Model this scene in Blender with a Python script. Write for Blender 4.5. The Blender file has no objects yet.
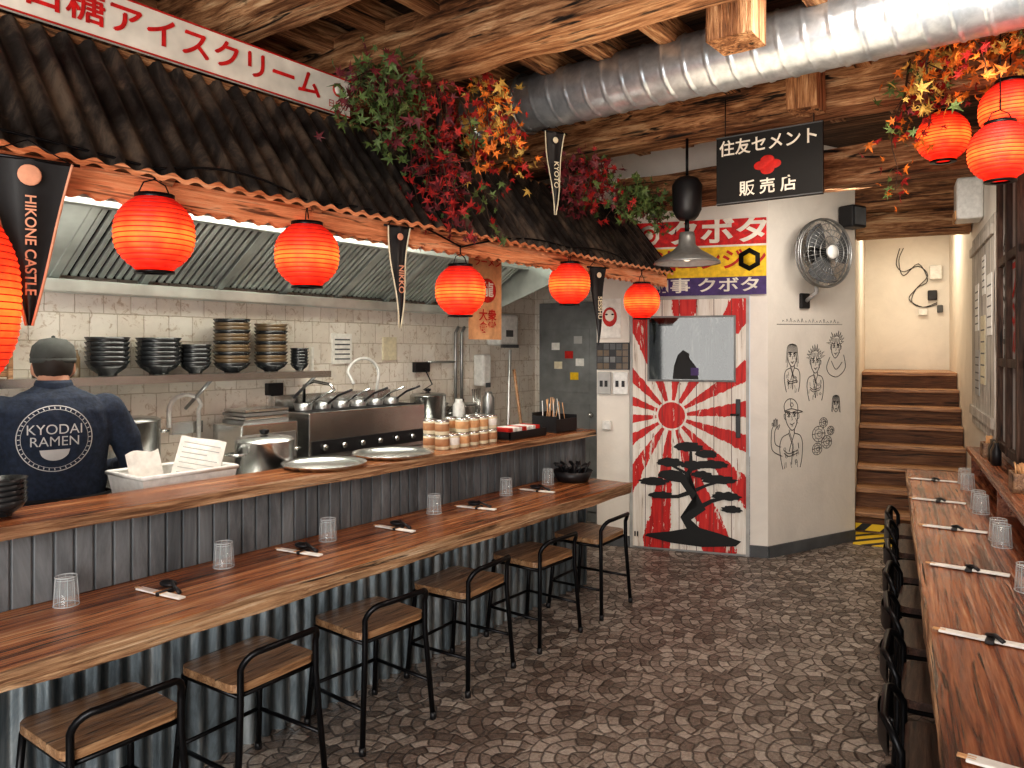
import bpy, bmesh, math, random
from mathutils import Vector, Matrix, noise
from mathutils.bvhtree import BVHTree
random.seed(7)
scene = bpy.context.scene
R = math.radians

# ------------------------------------------------------------------ frames
def frame(ox, oy, dx, dy, oz=0.0):
    l = math.hypot(dx, dy); dx /= l; dy /= l
    return Matrix(((dx, -dy, 0, ox), (dy, dx, 0, oy), (0, 0, 1, oz), (0, 0, 0, 1)))
F1 = frame(0, 0, .5953, .8035)          # X along bar, Y towards kitchen
F2 = frame(0, 0, .446, .895)            # X along right table, Y towards room
T = Matrix.Translation
def RX(a): return Matrix.Rotation(R(a), 4, 'X')
def RY(a): return Matrix.Rotation(R(a), 4, 'Y')
def RZ(a): return Matrix.Rotation(R(a), 4, 'Z')
def SC(x, y, z): return Matrix.Diagonal((x, y, z, 1))

# ------------------------------------------------------------------ materials
def newmat(name):
    m = bpy.data.materials.new(name); m.use_nodes = True
    nt = m.node_tree
    return m, nt, nt.nodes['Principled BSDF']
def setin(b, k, v):
    if k in b.inputs: b.inputs[k].default_value = v
def coords(nt, scale=(1, 1, 1)):
    tc = nt.nodes.new('ShaderNodeTexCoord'); mp = nt.nodes.new('ShaderNodeMapping')
    mp.inputs['Scale'].default_value = scale
    nt.links.new(tc.outputs['Object'], mp.inputs['Vector'])
    return mp.outputs[0]
def noi(nt, vec, scale, detail=4, dist=0.0, rough=.55):
    n = nt.nodes.new('ShaderNodeTexNoise'); n.inputs['Scale'].default_value = scale
    n.inputs['Detail'].default_value = detail; n.inputs['Distortion'].default_value = dist
    n.inputs['Roughness'].default_value = rough
    nt.links.new(vec, n.inputs['Vector']); return n.outputs['Fac']
def ramp(nt, fac, stops):
    r = nt.nodes.new('ShaderNodeValToRGB'); e = r.color_ramp.elements
    while len(e) < len(stops): e.new(.5)
    for i, (p, c) in enumerate(stops):
        e[i].position = p; e[i].color = (c[0], c[1], c[2], 1)
    nt.links.new(fac, r.inputs['Fac']); return r.outputs['Color']
def mathn(nt, op, a, b=None, c=None):
    n = nt.nodes.new('ShaderNodeMath'); n.operation = op
    for i, v in enumerate((a, b, c)):
        if v is None: continue
        if isinstance(v, (int, float)): n.inputs[i].default_value = v
        else: nt.links.new(v, n.inputs[i])
    return n.outputs[0]
def mixc(nt, fac, a, b, mode='MIX'):
    n = nt.nodes.new('ShaderNodeMix'); n.data_type = 'RGBA'; n.blend_type = mode
    def s(sock, v):
        if isinstance(v, (int, float)): sock.default_value = v
        elif isinstance(v, tuple): sock.default_value = (v[0], v[1], v[2], 1)
        else: nt.links.new(v, sock)
    s(n.inputs[0], fac); s(n.inputs[6], a); s(n.inputs[7], b)
    return n.outputs[2]
def bump(nt, b, h, strength=.3, dist=.01):
    n = nt.nodes.new('ShaderNodeBump'); n.inputs['Strength'].default_value = strength
    n.inputs['Distance'].default_value = dist
    nt.links.new(h, n.inputs['Height']); nt.links.new(n.outputs[0], b.inputs['Normal'])

def plain(name, c, rough=.5, metal=0.0, var=.12, nscale=30, bmp=0.0, **kw):
    m, nt, b = newmat(name)
    f = noi(nt, coords(nt), nscale, 3)
    lo = tuple(x * (1 - var) for x in c); hi = tuple(min(1, x * (1 + var)) for x in c)
    nt.links.new(ramp(nt, f, [(.3, lo), (.7, hi)]), b.inputs['Base Color'])
    setin(b, 'Roughness', rough); setin(b, 'Metallic', metal)
    for k, v in kw.items(): setin(b, k.replace('_', ' '), v)
    if bmp: bump(nt, b, f, bmp)
    return m
def wood(name, stops, axis=0, rough=.5, along=1.2, across=26, bmp=.4, plank=None, big=1.5, crack=.5):
    m, nt, b = newmat(name)
    sc = [across] * 3; sc[axis] = along
    v = coords(nt, tuple(sc))
    f1 = noi(nt, v, 1.0, 7, 1.0, .68)
    f2 = noi(nt, coords(nt), big, 3)
    f = mathn(nt, 'ADD', mathn(nt, 'MULTIPLY', f1, .72), mathn(nt, 'MULTIPLY', f2, .28))
    f3 = noi(nt, v, 4.0, 4, .4, .65)
    f = mathn(nt, 'ADD', f, mathn(nt, 'MULTIPLY', mathn(nt, 'SUBTRACT', f3, .5), .35))
    col = ramp(nt, f, stops)
    h = f
    if crack:
        c1 = noi(nt, v, 1.7, 3, .8, .6)
        k = 1 - crack
        col = mixc(nt, 1.0, col, ramp(nt, c1, [(.33, (k * .3, k * .3, k * .3)), (.43, (1, 1, 1))]), 'MULTIPLY')
        h = mathn(nt, 'ADD', f, c1)
    if plank:
        pax, w = plank
        tc = nt.nodes.new('ShaderNodeTexCoord'); sp = nt.nodes.new('ShaderNodeSeparateXYZ')
        nt.links.new(tc.outputs['Object'], sp.inputs[0])
        q = mathn(nt, 'DIVIDE', sp.outputs[pax], w)
        fr = mathn(nt, 'FRACT', q)
        gap = mathn(nt, 'LESS_THAN', fr, .05)
        wn = nt.nodes.new('ShaderNodeTexWhiteNoise'); wn.noise_dimensions = '1D'
        nt.links.new(mathn(nt, 'FLOOR', q), wn.inputs['W'])
        br = mathn(nt, 'ADD', mathn(nt, 'MULTIPLY', wn.outputs['Value'], .7), .6)
        cc = nt.nodes.new('ShaderNodeCombineXYZ')
        for i in range(3): nt.links.new(br, cc.inputs[i])
        col = mixc(nt, 1.0, col, cc.outputs[0], 'MULTIPLY')
        col = mixc(nt, gap, col, (.01, .006, .004))
        h = mathn(nt, 'SUBTRACT', f, gap)
    nt.links.new(col, b.inputs['Base Color'])
    setin(b, 'Roughness', rough)
    bump(nt, b, h, bmp, .02)
    return m
def emis(name, c, strength, base=(.5, .5, .5)):
    m, nt, b = newmat(name)
    setin(b, 'Base Color', (*base, 1)); setin(b, 'Emission Color', (*c, 1)); setin(b, 'Emission Strength', strength)
    return m

BEAM = [(.34, (.045, .017, .008)), (.45, (.24, .105, .043)), (.54, (.50, .265, .13)), (.66, (.78, .54, .32))]
m_beam = wood('beam_wood', BEAM, 1, .75, 1.6, 17, 1.0, crack=.9)
m_beamx = wood('joist_wood', BEAM, 0, .75, 1.6, 20, 1.0, crack=.9)
m_beamz = wood('post_wood', BEAM, 2, .75, 1.6, 17, 1.0, crack=.9)
m_dbeam = wood('dark_timber', [(.34, (.01, .006, .004)), (.5, (.06, .03, .018)), (.66, (.16, .09, .06))], 2, .6, 1.6, 17, .6)
m_ceil = wood('ceiling_planks', [(.32, (.015, .007, .004)), (.5, (.12, .06, .03)), (.68, (.34, .20, .11))], 1, .8, 1.2, 16, .6, plank=(0, .16), crack=.8)
m_bar = wood('bar_top_wood', [(.34, (.08, .022, .008)), (.45, (.27, .09, .033)), (.55, (.47, .195, .078)), (.68, (.70, .42, .22))], 0, .20, .9, 24, .25, crack=.6)
m_bare = wood('bar_edge_wood', [(.34, (.05, .028, .016)), (.45, (.24, .12, .06)), (.56, (.52, .32, .18)), (.68, (.80, .64, .47))], 0, .6, .9, 26, .9, crack=.85)
m_rtab = wood('right_table_wood', [(.34, (.07, .017, .007)), (.46, (.25, .075, .03)), (.56, (.40, .145, .06)), (.7, (.58, .30, .15))], 0, .26, .9, 20, .3, crack=.6)
m_seat = wood('stool_seat_wood', [(.3, (.10, .05, .025)), (.5, (.34, .19, .10)), (.7, (.62, .42, .25))], 0, .32, 2.5, 34, .2, crack=.3)
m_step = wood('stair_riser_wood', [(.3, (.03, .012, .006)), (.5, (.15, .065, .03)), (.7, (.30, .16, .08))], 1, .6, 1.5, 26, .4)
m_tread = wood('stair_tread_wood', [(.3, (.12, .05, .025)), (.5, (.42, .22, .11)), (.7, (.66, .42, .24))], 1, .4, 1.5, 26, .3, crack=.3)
m_val = wood('valance_wood_lantern_glow', [(.34, (.45, .12, .04)), (.5, (.85, .34, .16)), (.68, (.95, .58, .36))], 0, .6, 1.5, 24, .5, crack=.3)  # glow of the lanterns is mixed into this orange wood colour
m_black = plain('black_metal', (.012, .012, .014), .35, .6)
m_blackp = plain('black_plastic', (.014, .014, .016), .45)
m_steel = plain('stainless_steel', (.66, .67, .66), .26, 1.0, .1, 8)
m_steel2 = plain('brushed_steel_dull', (.42, .43, .43), .4, .9, .2, 6)
m_hood = plain('hood_steel', (.70, .75, .72), .35, .7, .22, 4)
m_dark = plain('dark_void', (.01, .01, .011), .8)
m_white = plain('white_plastic', (.78, .78, .75), .4)
m_paper = plain('white_paper', (.85, .83, .78), .8)
m_red = plain('sign_red', (.62, .015, .015), .6, var=.3)
m_redtxt = plain('red_paint', (.52, .018, .012), .6, var=.25)
m_whitetxt = plain('white_paint', (.80, .75, .66), .6, var=.2, nscale=6)
m_blacktxt = plain('black_paint', (.006, .006, .006), .6)
m_yellow = plain('sign_yellow', (.88, .55, .02), .6, var=.2)
m_purple = plain('sign_purple', (.07, .035, .16), .6, var=.2)
m_navy = plain('navy_cloth', (.012, .021, .042), .85, 0, .35, 60, .3)
m_trous = plain('black_cloth', (.012, .012, .014), .9)
m_skin = plain('skin', (.50, .27, .18), .5, 0, .06)
m_hair = plain('dark_hair', (.02, .014, .01), .7)
m_cap = plain('grey_cap_cloth', (.06, .065, .06), .9)
m_grey = plain('grey_paint', (.10, .105, .11), .6, var=.25, nscale=5)
m_mgrey = plain('mid_grey_paint', (.22, .23, .23), .6, var=.25, nscale=5)
m_lgrey = plain('light_grey_paint', (.45, .45, .44), .6, var=.15, nscale=8)
m_leafs = [plain('leaf_red', (.34, .018, .015), .6, var=.5), plain('leaf_orange', (.70, .19, .025), .6, var=.4),
           plain('leaf_green', (.10, .15, .045), .6, var=.5), plain('leaf_maroon', (.14, .018, .025), .6, var=.5),
           plain('leaf_yellow', (.56, .36, .09), .6, var=.4), plain('twig_brown', (.07, .035, .02), .8)]
m_beige = plain('beige_cloth', (.66, .38, .19), .9)
m_cream = plain('cream_paint', (.75, .68, .50), .7)
m_kraft = plain('kraft_label', (.42, .22, .11), .7)

def wallmat(name, c, tiles=None, dirt=.2, axes=(0, 2)):
    m, nt, b = newmat(name)
    v = coords(nt)
    f = noi(nt, v, 2.2, 6, .5, .65); f2 = noi(nt, v, 40, 3)
    col = ramp(nt, f, [(.3, tuple(x * (1 - dirt) for x in c)), (.6, c)])
    h = mathn(nt, 'MULTIPLY', f2, .3)
    if tiles:
        tc = nt.nodes.new('ShaderNodeTexCoord'); sp = nt.nodes.new('ShaderNodeSeparateXYZ'); cb = nt.nodes.new('ShaderNodeCombineXYZ')
        nt.links.new(tc.outputs['Object'], sp.inputs[0])
        wb = mathn(nt, 'MULTIPLY', mathn(nt, 'SUBTRACT', noi(nt, v, 12, 3), .5), .012)
        nt.links.new(mathn(nt, 'ADD', sp.outputs[axes[0]], wb), cb.inputs[0]); nt.links.new(mathn(nt, 'ADD', sp.outputs[axes[1]], wb), cb.inputs[1])
        br = nt.nodes.new('ShaderNodeTexBrick')
        nt.links.new(cb.outputs[0], br.inputs['Vector'])
        br.inputs['Scale'].default_value = 1; br.inputs['Brick Width'].default_value = tiles[0]
        br.inputs['Row Height'].default_value = tiles[1]; br.inputs['Mortar Size'].default_value = .004
        br.inputs['Mortar Smooth'].default_value = .8
        br.inputs['Color1'].default_value = (1, 1, 1, 1); br.inputs['Color2'].default_value = (.90, .87, .84, 1)
        br.inputs['Mortar'].default_value = (.64, .58, .52, 1)
        col = mixc(nt, 1.0, col, br.outputs['Color'], 'MULTIPLY')
        pit = noi(nt, v, 22, 5, .8, .75)
        col = mixc(nt, 1.0, col, ramp(nt, pit, [(.34, (.66, .58, .50)), (.45, (1, 1, 1))]), 'MULTIPLY')
        h = mathn(nt, 'SUBTRACT', mathn(nt, 'MULTIPLY', pit, 1.2), br.outputs['Fac'])
    nt.links.new(col, b.inputs['Base Color']); setin(b, 'Roughness', .38 if tiles else .6)
    bump(nt, b, h, .5, .008)
    return m
m_wall = wallmat('white_plaster', (.82, .77, .70), dirt=.12)
m_tile = wallmat('white_kitchen_tiles', (.92, .87, .79), (.15, .15), .16)
m_tiley = wallmat('white_kitchen_tiles_end', (.92, .87, .79), (.15, .15), .16, axes=(1, 2))

def corr(name, c1, c2, c3, metal, rough, along=2):
    m, nt, b = newmat(name)
    sc = [7, 7, 7]; sc[along] = 1.2
    f = noi(nt, coords(nt, tuple(sc)), 1, 6, .6, .7)
    nt.links.new(ramp(nt, f, [(.35, c1), (.5, c2), (.68, c3)]), b.inputs['Base Color'])
    setin(b, 'Metallic', metal); setin(b, 'Roughness', rough)
    bump(nt, b, noi(nt, coords(nt), 30, 4), .15, .004)
    return m
m_corr = corr('galvanised_corrugated', (.09, .11, .125), (.22, .265, .295), (.50, .54, .56), .7, .33)
m_awn = corr('weathered_awning_metal', (.018, .015, .014), (.06, .052, .048), (.22, .17, .13), .5, .40)
m_panel = corr('blue_grey_panel', (.08, .09, .10), (.145, .16, .175), (.25, .27, .29), .3, .5)

def duct_mat():
    m, nt, b = newmat('galvanised_duct')
    f = noi(nt, coords(nt, (3, 3, 3)), 4, 4, .3, .6)
    nt.links.new(ramp(nt, f, [(.35, (.40, .46, .52)), (.65, (.62, .68, .74))]), b.inputs['Base Color'])
    setin(b, 'Metallic', .7); setin(b, 'Roughness', .32)
    return m
m_duct = duct_mat()

def floor_mat():
    m, nt, b = newmat('fan_cobble_floor')
    tc = nt.nodes.new('ShaderNodeTexCoord'); mp = nt.nodes.new('ShaderNodeMapping')
    mp.inputs['Rotation'].default_value = (0, 0, R(8)); W = .42
    mp.inputs['Scale'].default_value = (1 / W, 1 / W, 1)
    nt.links.new(tc.outputs['Object'], mp.inputs[0])
    sp = nt.nodes.new('ShaderNodeSeparateXYZ'); nt.links.new(mp.outputs[0], sp.inputs[0])
    mm = lambda op, a, b_=None, c=None: mathn(nt, op, a, b_, c)
    w1 = mm('MULTIPLY', mm('SUBTRACT', noi(nt, tc.outputs['Object'], 9, 3), .5), .09)
    w2 = mm('MULTIPLY', mm('SUBTRACT', noi(nt, coords(nt, (1.3, .8, 1)), 11, 3), .5), .09)
    X = mm('ADD', sp.outputs[0], w1); Y = mm('ADD', sp.outputs[1], w2)
    yj = mm('MULTIPLY', Y, 2); j = mm('FLOOR', yj); f = mm('MULTIPLY', mm('SUBTRACT', yj, j), .5)
    par = mm('MULTIPLY', mm('FRACT', mm('MULTIPLY', j, .5)), 2)
    a0 = mm('ADD', mm('SUBTRACT', X, mm('MULTIPLY', par, .5)), .5)
    dx0 = mm('SUBTRACT', mm('FRACT', a0), .5)
    a1 = mm('ADD', X, mm('MULTIPLY', par, .5))
    dx1 = mm('SUBTRACT', mm('FRACT', a1), .5)
    dy1 = mm('ADD', f, .5)
    d0 = mm('SQRT', mm('ADD', mm('MULTIPLY', dx0, dx0), mm('MULTIPLY', f, f)))
    d1 = mm('SQRT', mm('ADD', mm('MULTIPLY', dx1, dx1), mm('MULTIPLY', dy1, dy1)))
    sel = mm('LESS_THAN', d0, .5); inv = mm('SUBTRACT', 1, sel)
    pick = lambda p, q: mm('ADD', mm('MULTIPLY', p, sel), mm('MULTIPLY', q, inv))
    d = pick(d0, d1); ang = mm('ARCTAN2', pick(dx0, dx1), pick(f, dy1)); cid = pick(mm('FLOOR', a0), mm('ADD', mm('FLOOR', a1), 37))
    rr = mm('MULTIPLY', d, 8); ri = mm('FLOOR', rr); rf = mm('SUBTRACT', rr, ri)
    aa = mm('ADD', mm('MULTIPLY', ang, mm('MULTIPLY', mm('ADD', ri, .9), .62)), mm('MULTIPLY', ri, .37))
    af = mm('FRACT', aa); ai = mm('FLOOR', aa)
    e1 = mm('MINIMUM', rf, mm('SUBTRACT', 1, rf)); e2 = mm('MULTIPLY', mm('MINIMUM', af, mm('SUBTRACT', 1, af)), 1.5)
    e = mm('MINIMUM', e1, e2)
    mr = nt.nodes.new('ShaderNodeMapRange'); mr.interpolation_type = 'SMOOTHSTEP'
    nt.links.new(e, mr.inputs['Value']); mr.inputs['From Min'].default_value = .0; mr.inputs['From Max'].default_value = .15
    stone = mr.outputs[0]
    cb = nt.nodes.new('ShaderNodeCombineXYZ'); nt.links.new(ri, cb.inputs[0]); nt.links.new(ai, cb.inputs[1])
    nt.links.new(mm('ADD', cid, mm('MULTIPLY', j, 7)), cb.inputs[2])
    wn = nt.nodes.new('ShaderNodeTexWhiteNoise'); nt.links.new(cb.outputs[0], wn.inputs['Vector'])
    fine = noi(nt, tc.outputs['Object'], 60, 6, 0, .75); big = noi(nt, tc.outputs['Object'], .9, 3)
    v = mm('ADD', mm('MULTIPLY', wn.outputs['Value'], .27), mm('ADD', mm('MULTIPLY', fine, .70), mm('MULTIPLY', big, .20)))
    col = ramp(nt, v, [(.38, (.06, .045, .037)), (.52, (.19, .148, .122)), (.66, (.37, .31, .265)), (.82, (.60, .54, .48))])
    col = mixc(nt, mm('ADD', mm('MULTIPLY', stone, .85), .15), (.035, .026, .021), col)
    nt.links.new(col, b.inputs['Base Color'])
    nt.links.new(mm('ADD', mm('MULTIPLY', fine, .3), .19), b.inputs['Roughness'])
    bump(nt, b, mm('ADD', stone, mm('MULTIPLY', fine, .8)), .55, .01)
    return m
m_floor = floor_mat()

def lantern_mat(hh):
    m, nt, b = newmat('red_lantern_paper')
    tc = nt.nodes.new('ShaderNodeTexCoord'); sp = nt.nodes.new('ShaderNodeSeparateXYZ')
    nt.links.new(tc.outputs['Object'], sp.inputs[0])
    k = mathn(nt, 'DIVIDE', mathn(nt, 'ABSOLUTE', mathn(nt, 'ADD', sp.outputs[2], .01)), hh)
    fib = mathn(nt, 'MULTIPLY', mathn(nt, 'SUBTRACT', noi(nt, coords(nt, (1, 1, .6)), 16, 3), .5), .7)
    k = mathn(nt, 'ADD', k, fib)
    col = ramp(nt, k, [(0, (1, .16, .024)), (.45, (.95, .055, .013)), (1, (.5, .008, .005))])
    nt.links.new(col, b.inputs['Emission Color'])
    setin(b, 'Base Color', (.50, .012, .006, 1))
    nt.links.new(mathn(nt, 'MAXIMUM', mathn(nt, 'SUBTRACT', 2.1, mathn(nt, 'MULTIPLY', k, 1.5)), .3), b.inputs['Emission Strength'])
    setin(b, 'Roughness', .6); return m
m_lant = lantern_mat(.12); m_lant2 = lantern_mat(.26)
m_lrib = emis('lantern_rib', (.5, .012, .006), .5, (.3, .01, .01))

m_glass, nt, b_ = newmat('clear_glass')
setin(b_, 'Base Color', (.75, .82, .84, 1)); setin(b_, 'Roughness', .03); setin(b_, 'Alpha', .13); setin(b_, 'Specular IOR Level', 1.0)
m_grim, nt, b_ = newmat('glass_rim')
setin(b_, 'Base Color', (.8, .86, .88, 1)); setin(b_, 'Roughness', .05); setin(b_, 'Alpha', .5)
m_win, nt, b_ = newmat('door_glass_painted_reflection')
nt.links.new(ramp(nt, noi(nt, coords(nt, (3.2, 1, 1.0)), 2.0, 4, 1.6), [(.46, (.006, .008, .007)), (.58, (.022, .028, .024)), (.68, (.08, .09, .08)), (.76, (.25, .26, .24))]), b_.inputs['Base Color'])  # pale patches paint reflections into the dark glass colour
setin(b_, 'Roughness', .04)

def hazard():
    m, nt, b = newmat('hazard_tape')
    tc = nt.nodes.new('ShaderNodeTexCoord'); sp = nt.nodes.new('ShaderNodeSeparateXYZ'); nt.links.new(tc.outputs['Object'], sp.inputs[0])
    f = mathn(nt, 'FRACT', mathn(nt, 'MULTIPLY', mathn(nt, 'ADD', mathn(nt, 'ADD', sp.outputs[0], sp.outputs[1]), sp.outputs[2]), 5))
    nt.links.new(mixc(nt, mathn(nt, 'GREATER_THAN', f, .4), (.015, .015, .015), (.95, .66, .03)), b.inputs['Base Color'])
    return m
m_haz = hazard()

def door_mat(cx, cz):
    m, nt, b = newmat('rising_sun_door_paint')
    tc = nt.nodes.new('ShaderNodeTexCoord'); sp = nt.nodes.new('ShaderNodeSeparateXYZ'); nt.links.new(tc.outputs['Object'], sp.inputs[0])
    x = mathn(nt, 'SUBTRACT', sp.outputs[0], cx); z = mathn(nt, 'SUBTRACT', sp.outputs[2], cz)
    a = mathn(nt, 'ARCTAN2', z, x)
    r = mathn(nt, 'SQRT', mathn(nt, 'ADD', mathn(nt, 'MULTIPLY', x, x), mathn(nt, 'MULTIPLY', z, z)))
    n1 = noi(nt, coords(nt, (6, 6, 2)), 4, 5, 0, .7)
    ray = mathn(nt, 'SINE', mathn(nt, 'MULTIPLY', a, 14))
    ray = mathn(nt, 'GREATER_THAN', mathn(nt, 'ADD', ray, mathn(nt, 'MULTIPLY', mathn(nt, 'SUBTRACT', n1, .5), 1.6)), .1)
    sun = mathn(nt, 'LESS_THAN', r, .105)
    ring = mathn(nt, 'MULTIPLY', mathn(nt, 'GREATER_THAN', r, .105), mathn(nt, 'LESS_THAN', r, .12))
    red = mathn(nt, 'MAXIMUM', ray, sun)
    red = mathn(nt, 'MULTIPLY', red, mathn(nt, 'SUBTRACT', 1, ring))
    wv = coords(nt, (22, 20, 1.5)); wn = noi(nt, wv, 1.2, 6, .6, .7)
    white = ramp(nt, wn, [(.33, (.25, .18, .14)), (.42, (.72, .66, .58)), (.6, (.86, .82, .76))])
    redc = ramp(nt, wn, [(.3, (.20, .012, .01)), (.5, (.58, .014, .012)), (.72, (.70, .05, .035))])
    scr = noi(nt, coords(nt, (30, 20, 4)), 1, 4, .5, .7)
    redc = mixc(nt, mathn(nt, 'GREATER_THAN', scr, .62), redc, (.70, .60, .52))
    white = mixc(nt, mathn(nt, 'GREATER_THAN', scr, .66), white, (.35, .20, .16))
    col = mixc(nt, red, white, redc)
    fr = mathn(nt, 'LESS_THAN', mathn(nt, 'FRACT', mathn(nt, 'MULTIPLY', sp.outputs[0], 7.5)), .035)
    col = mixc(nt, fr, col, (.12, .05, .04))
    nt.links.new(col, b.inputs['Base Color'])
    bump(nt, b, mathn(nt, 'SUBTRACT', wn, fr), .5, .01); setin(b, 'Roughness', .55)
    return m
m_door = door_mat(.61, 1.08)

# ------------------------------------------------------------------ builder
class B:
    def __init__(s):
        s.bm = bmesh.new(); s.mats = []
    def mi(s, m):
        if m not in s.mats: s.mats.append(m)
        return s.mats.index(m)
    def merge(s, tb, mat, M=None, smooth=False):
        if M is not None: tb.transform(M)
        i = s.mi(mat)
        for f in tb.faces: f.material_index = i; f.smooth = smooth
        me = bpy.data.meshes.new('t'); tb.to_mesh(me); tb.free()
        s.bm.from_mesh(me); bpy.data.meshes.remove(me)
    def box(s, x0, x1, y0, y1, z0, z1, mat, bev=0, M=None):
        tb = bmesh.new(); bmesh.ops.create_cube(tb, size=1)
        tb.transform(T(((x0 + x1) / 2, (y0 + y1) / 2, (z0 + z1) / 2)) @ SC(abs(x1 - x0), abs(y1 - y0), abs(z1 - z0)))
        if bev: bmesh.ops.bevel(tb, geom=tb.edges[:], offset=bev, segments=2, affect='EDGES', profile=.5)
        s.merge(tb, mat, M)
    def tube(s, pts, r, mat, seg=8, closed=False, M=None, cap=True):
        pts = [Vector(p) for p in pts]; n = len(pts)
        rs = r if isinstance(r, (list, tuple)) else [r] * n
        tb = bmesh.new(); rings = []; up = None
        for i, p in enumerate(pts):
            if closed: t = (pts[(i + 1) % n] - pts[i - 1])
            else: t = (pts[min(i + 1, n - 1)] - pts[max(i - 1, 0)])
            if t.length < 1e-9: t = Vector((0, 0, 1))
            t.normalize()
            if up is None:
                up = Vector((0, 0, 1)) if abs(t.z) < .9 else Vector((1, 0, 0))
            a = up - t * up.dot(t)
            if a.length < 1e-6: a = t.orthogonal()
            a.normalize(); bb = t.cross(a); up = a
            rings.append([tb.verts.new(p + (a * math.cos(2 * math.pi * k / seg) + bb * math.sin(2 * math.pi * k / seg)) * rs[i]) for k in range(seg)])
        for i in range(n if closed else n - 1):
            A = rings[i]; C = rings[(i + 1) % n]
            for k in range(seg):
                tb.faces.new((A[k], A[(k + 1) % seg], C[(k + 1) % seg], C[k]))
        if cap and not closed:
            tb.faces.new(rings[0][::-1]); tb.faces.new(rings[-1])
        s.merge(tb, mat, M, True)
    def lathe(s, prof, mat, seg=24, M=None, smooth=True):
        tb = bmesh.new(); rings = []
        for r, z in prof:
            if r < 1e-6: rings.append([tb.verts.new((0, 0, z))])
            else: rings.append([tb.verts.new((r * math.cos(2 * math.pi * k / seg), r * math.sin(2 * math.pi * k / seg), z)) for k in range(seg)])
        for A, C in zip(rings, rings[1:]):
            for k in range(seg):
                k2 = (k + 1) % seg
                if len(A) == 1 and len(C) == 1: continue
                if len(A) == 1: tb.faces.new((A[0], C[k2], C[k]))
                elif len(C) == 1: tb.faces.new((A[k], A[k2], C[0]))
                else: tb.faces.new((A[k], A[k2], C[k2], C[k]))
        bmesh.ops.recalc_face_normals(tb, faces=tb.faces[:])
        s.merge(tb, mat, M, smooth)
    def surf(s, f, nu, nv, mat, M=None, smooth=True):
        tb = bmesh.new()
        g = [[tb.verts.new(f(i / nu, j / nv)) for j in range(nv + 1)] for i in range(nu + 1)]
        for i in range(nu):
            for j in range(nv): tb.faces.new((g[i][j], g[i + 1][j], g[i + 1][j + 1], g[i][j + 1]))
        s.merge(tb, mat, M, smooth)
    def poly(s, pts, mat, M=None, thick=0):
        tb = bmesh.new(); vs = [tb.verts.new(Vector(p)) for p in pts]; f = tb.faces.new(vs)
        if thick:
            r = bmesh.ops.extrude_face_region(tb, geom=[f]); nn = f.normal.copy()
            tb.normal_update(); nn = f.normal.copy()
            for v in r['geom']:
                if isinstance(v, bmesh.types.BMVert): v.co -= nn * thick
            bmesh.ops.recalc_face_normals(tb, faces=tb.faces[:])
        bmesh.ops.triangulate(tb, faces=tb.faces[:])
        s.merge(tb, mat, M)
    def sphere(s, c, r, mat, M=None, seg=16):
        tb = bmesh.new(); bmesh.ops.create_uvsphere(tb, u_segments=seg, v_segments=max(6, seg // 2), radius=1)
        rr = r if isinstance(r, (list, tuple)) else (r, r, r)
        tb.transform(T(c) @ SC(*rr)); s.merge(tb, mat, M, True)
    def text(s, body, size, mat, M, sx=1.0, spacing=1.0, bold=.018):
        cu = bpy.data.curves.new('t', 'FONT'); cu.body = body; cu.size = size; cu.align_x = 'CENTER'; cu.align_y = 'CENTER'
        cu.space_line = spacing; cu.extrude = .0; cu.offset = size * bold
        ob = bpy.data.objects.new('t', cu); scene.collection.objects.link(ob)
        dg = bpy.context.evaluated_depsgraph_get(); dg.update()
        me = bpy.data.meshes.new_from_object(ob.evaluated_get(dg))
        tb = bmesh.new(); tb.from_mesh(me); bpy.data.meshes.remove(me)
        bpy.data.objects.remove(ob); bpy.data.curves.remove(cu)
        s.merge(tb, mat, M @ SC(sx, 1, 1))
    def obj(s, name, M=None):
        me = bpy.data.meshes.new(name); s.bm.to_mesh(me); s.bm.free()
        for m in s.mats: me.materials.append(m)
        o = bpy.data.objects.new(name, me); scene.collection.objects.link(o)
        if M is not None: o.matrix_world = M
        return o
def dup(o, name, M):
    n = bpy.data.objects.new(name, o.data); scene.collection.objects.link(n); n.matrix_world = M; return n
def FT(x, y, z): return T((x, y, z)) @ RX(90)    # text placement on a wall frame (faces -Y)

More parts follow.
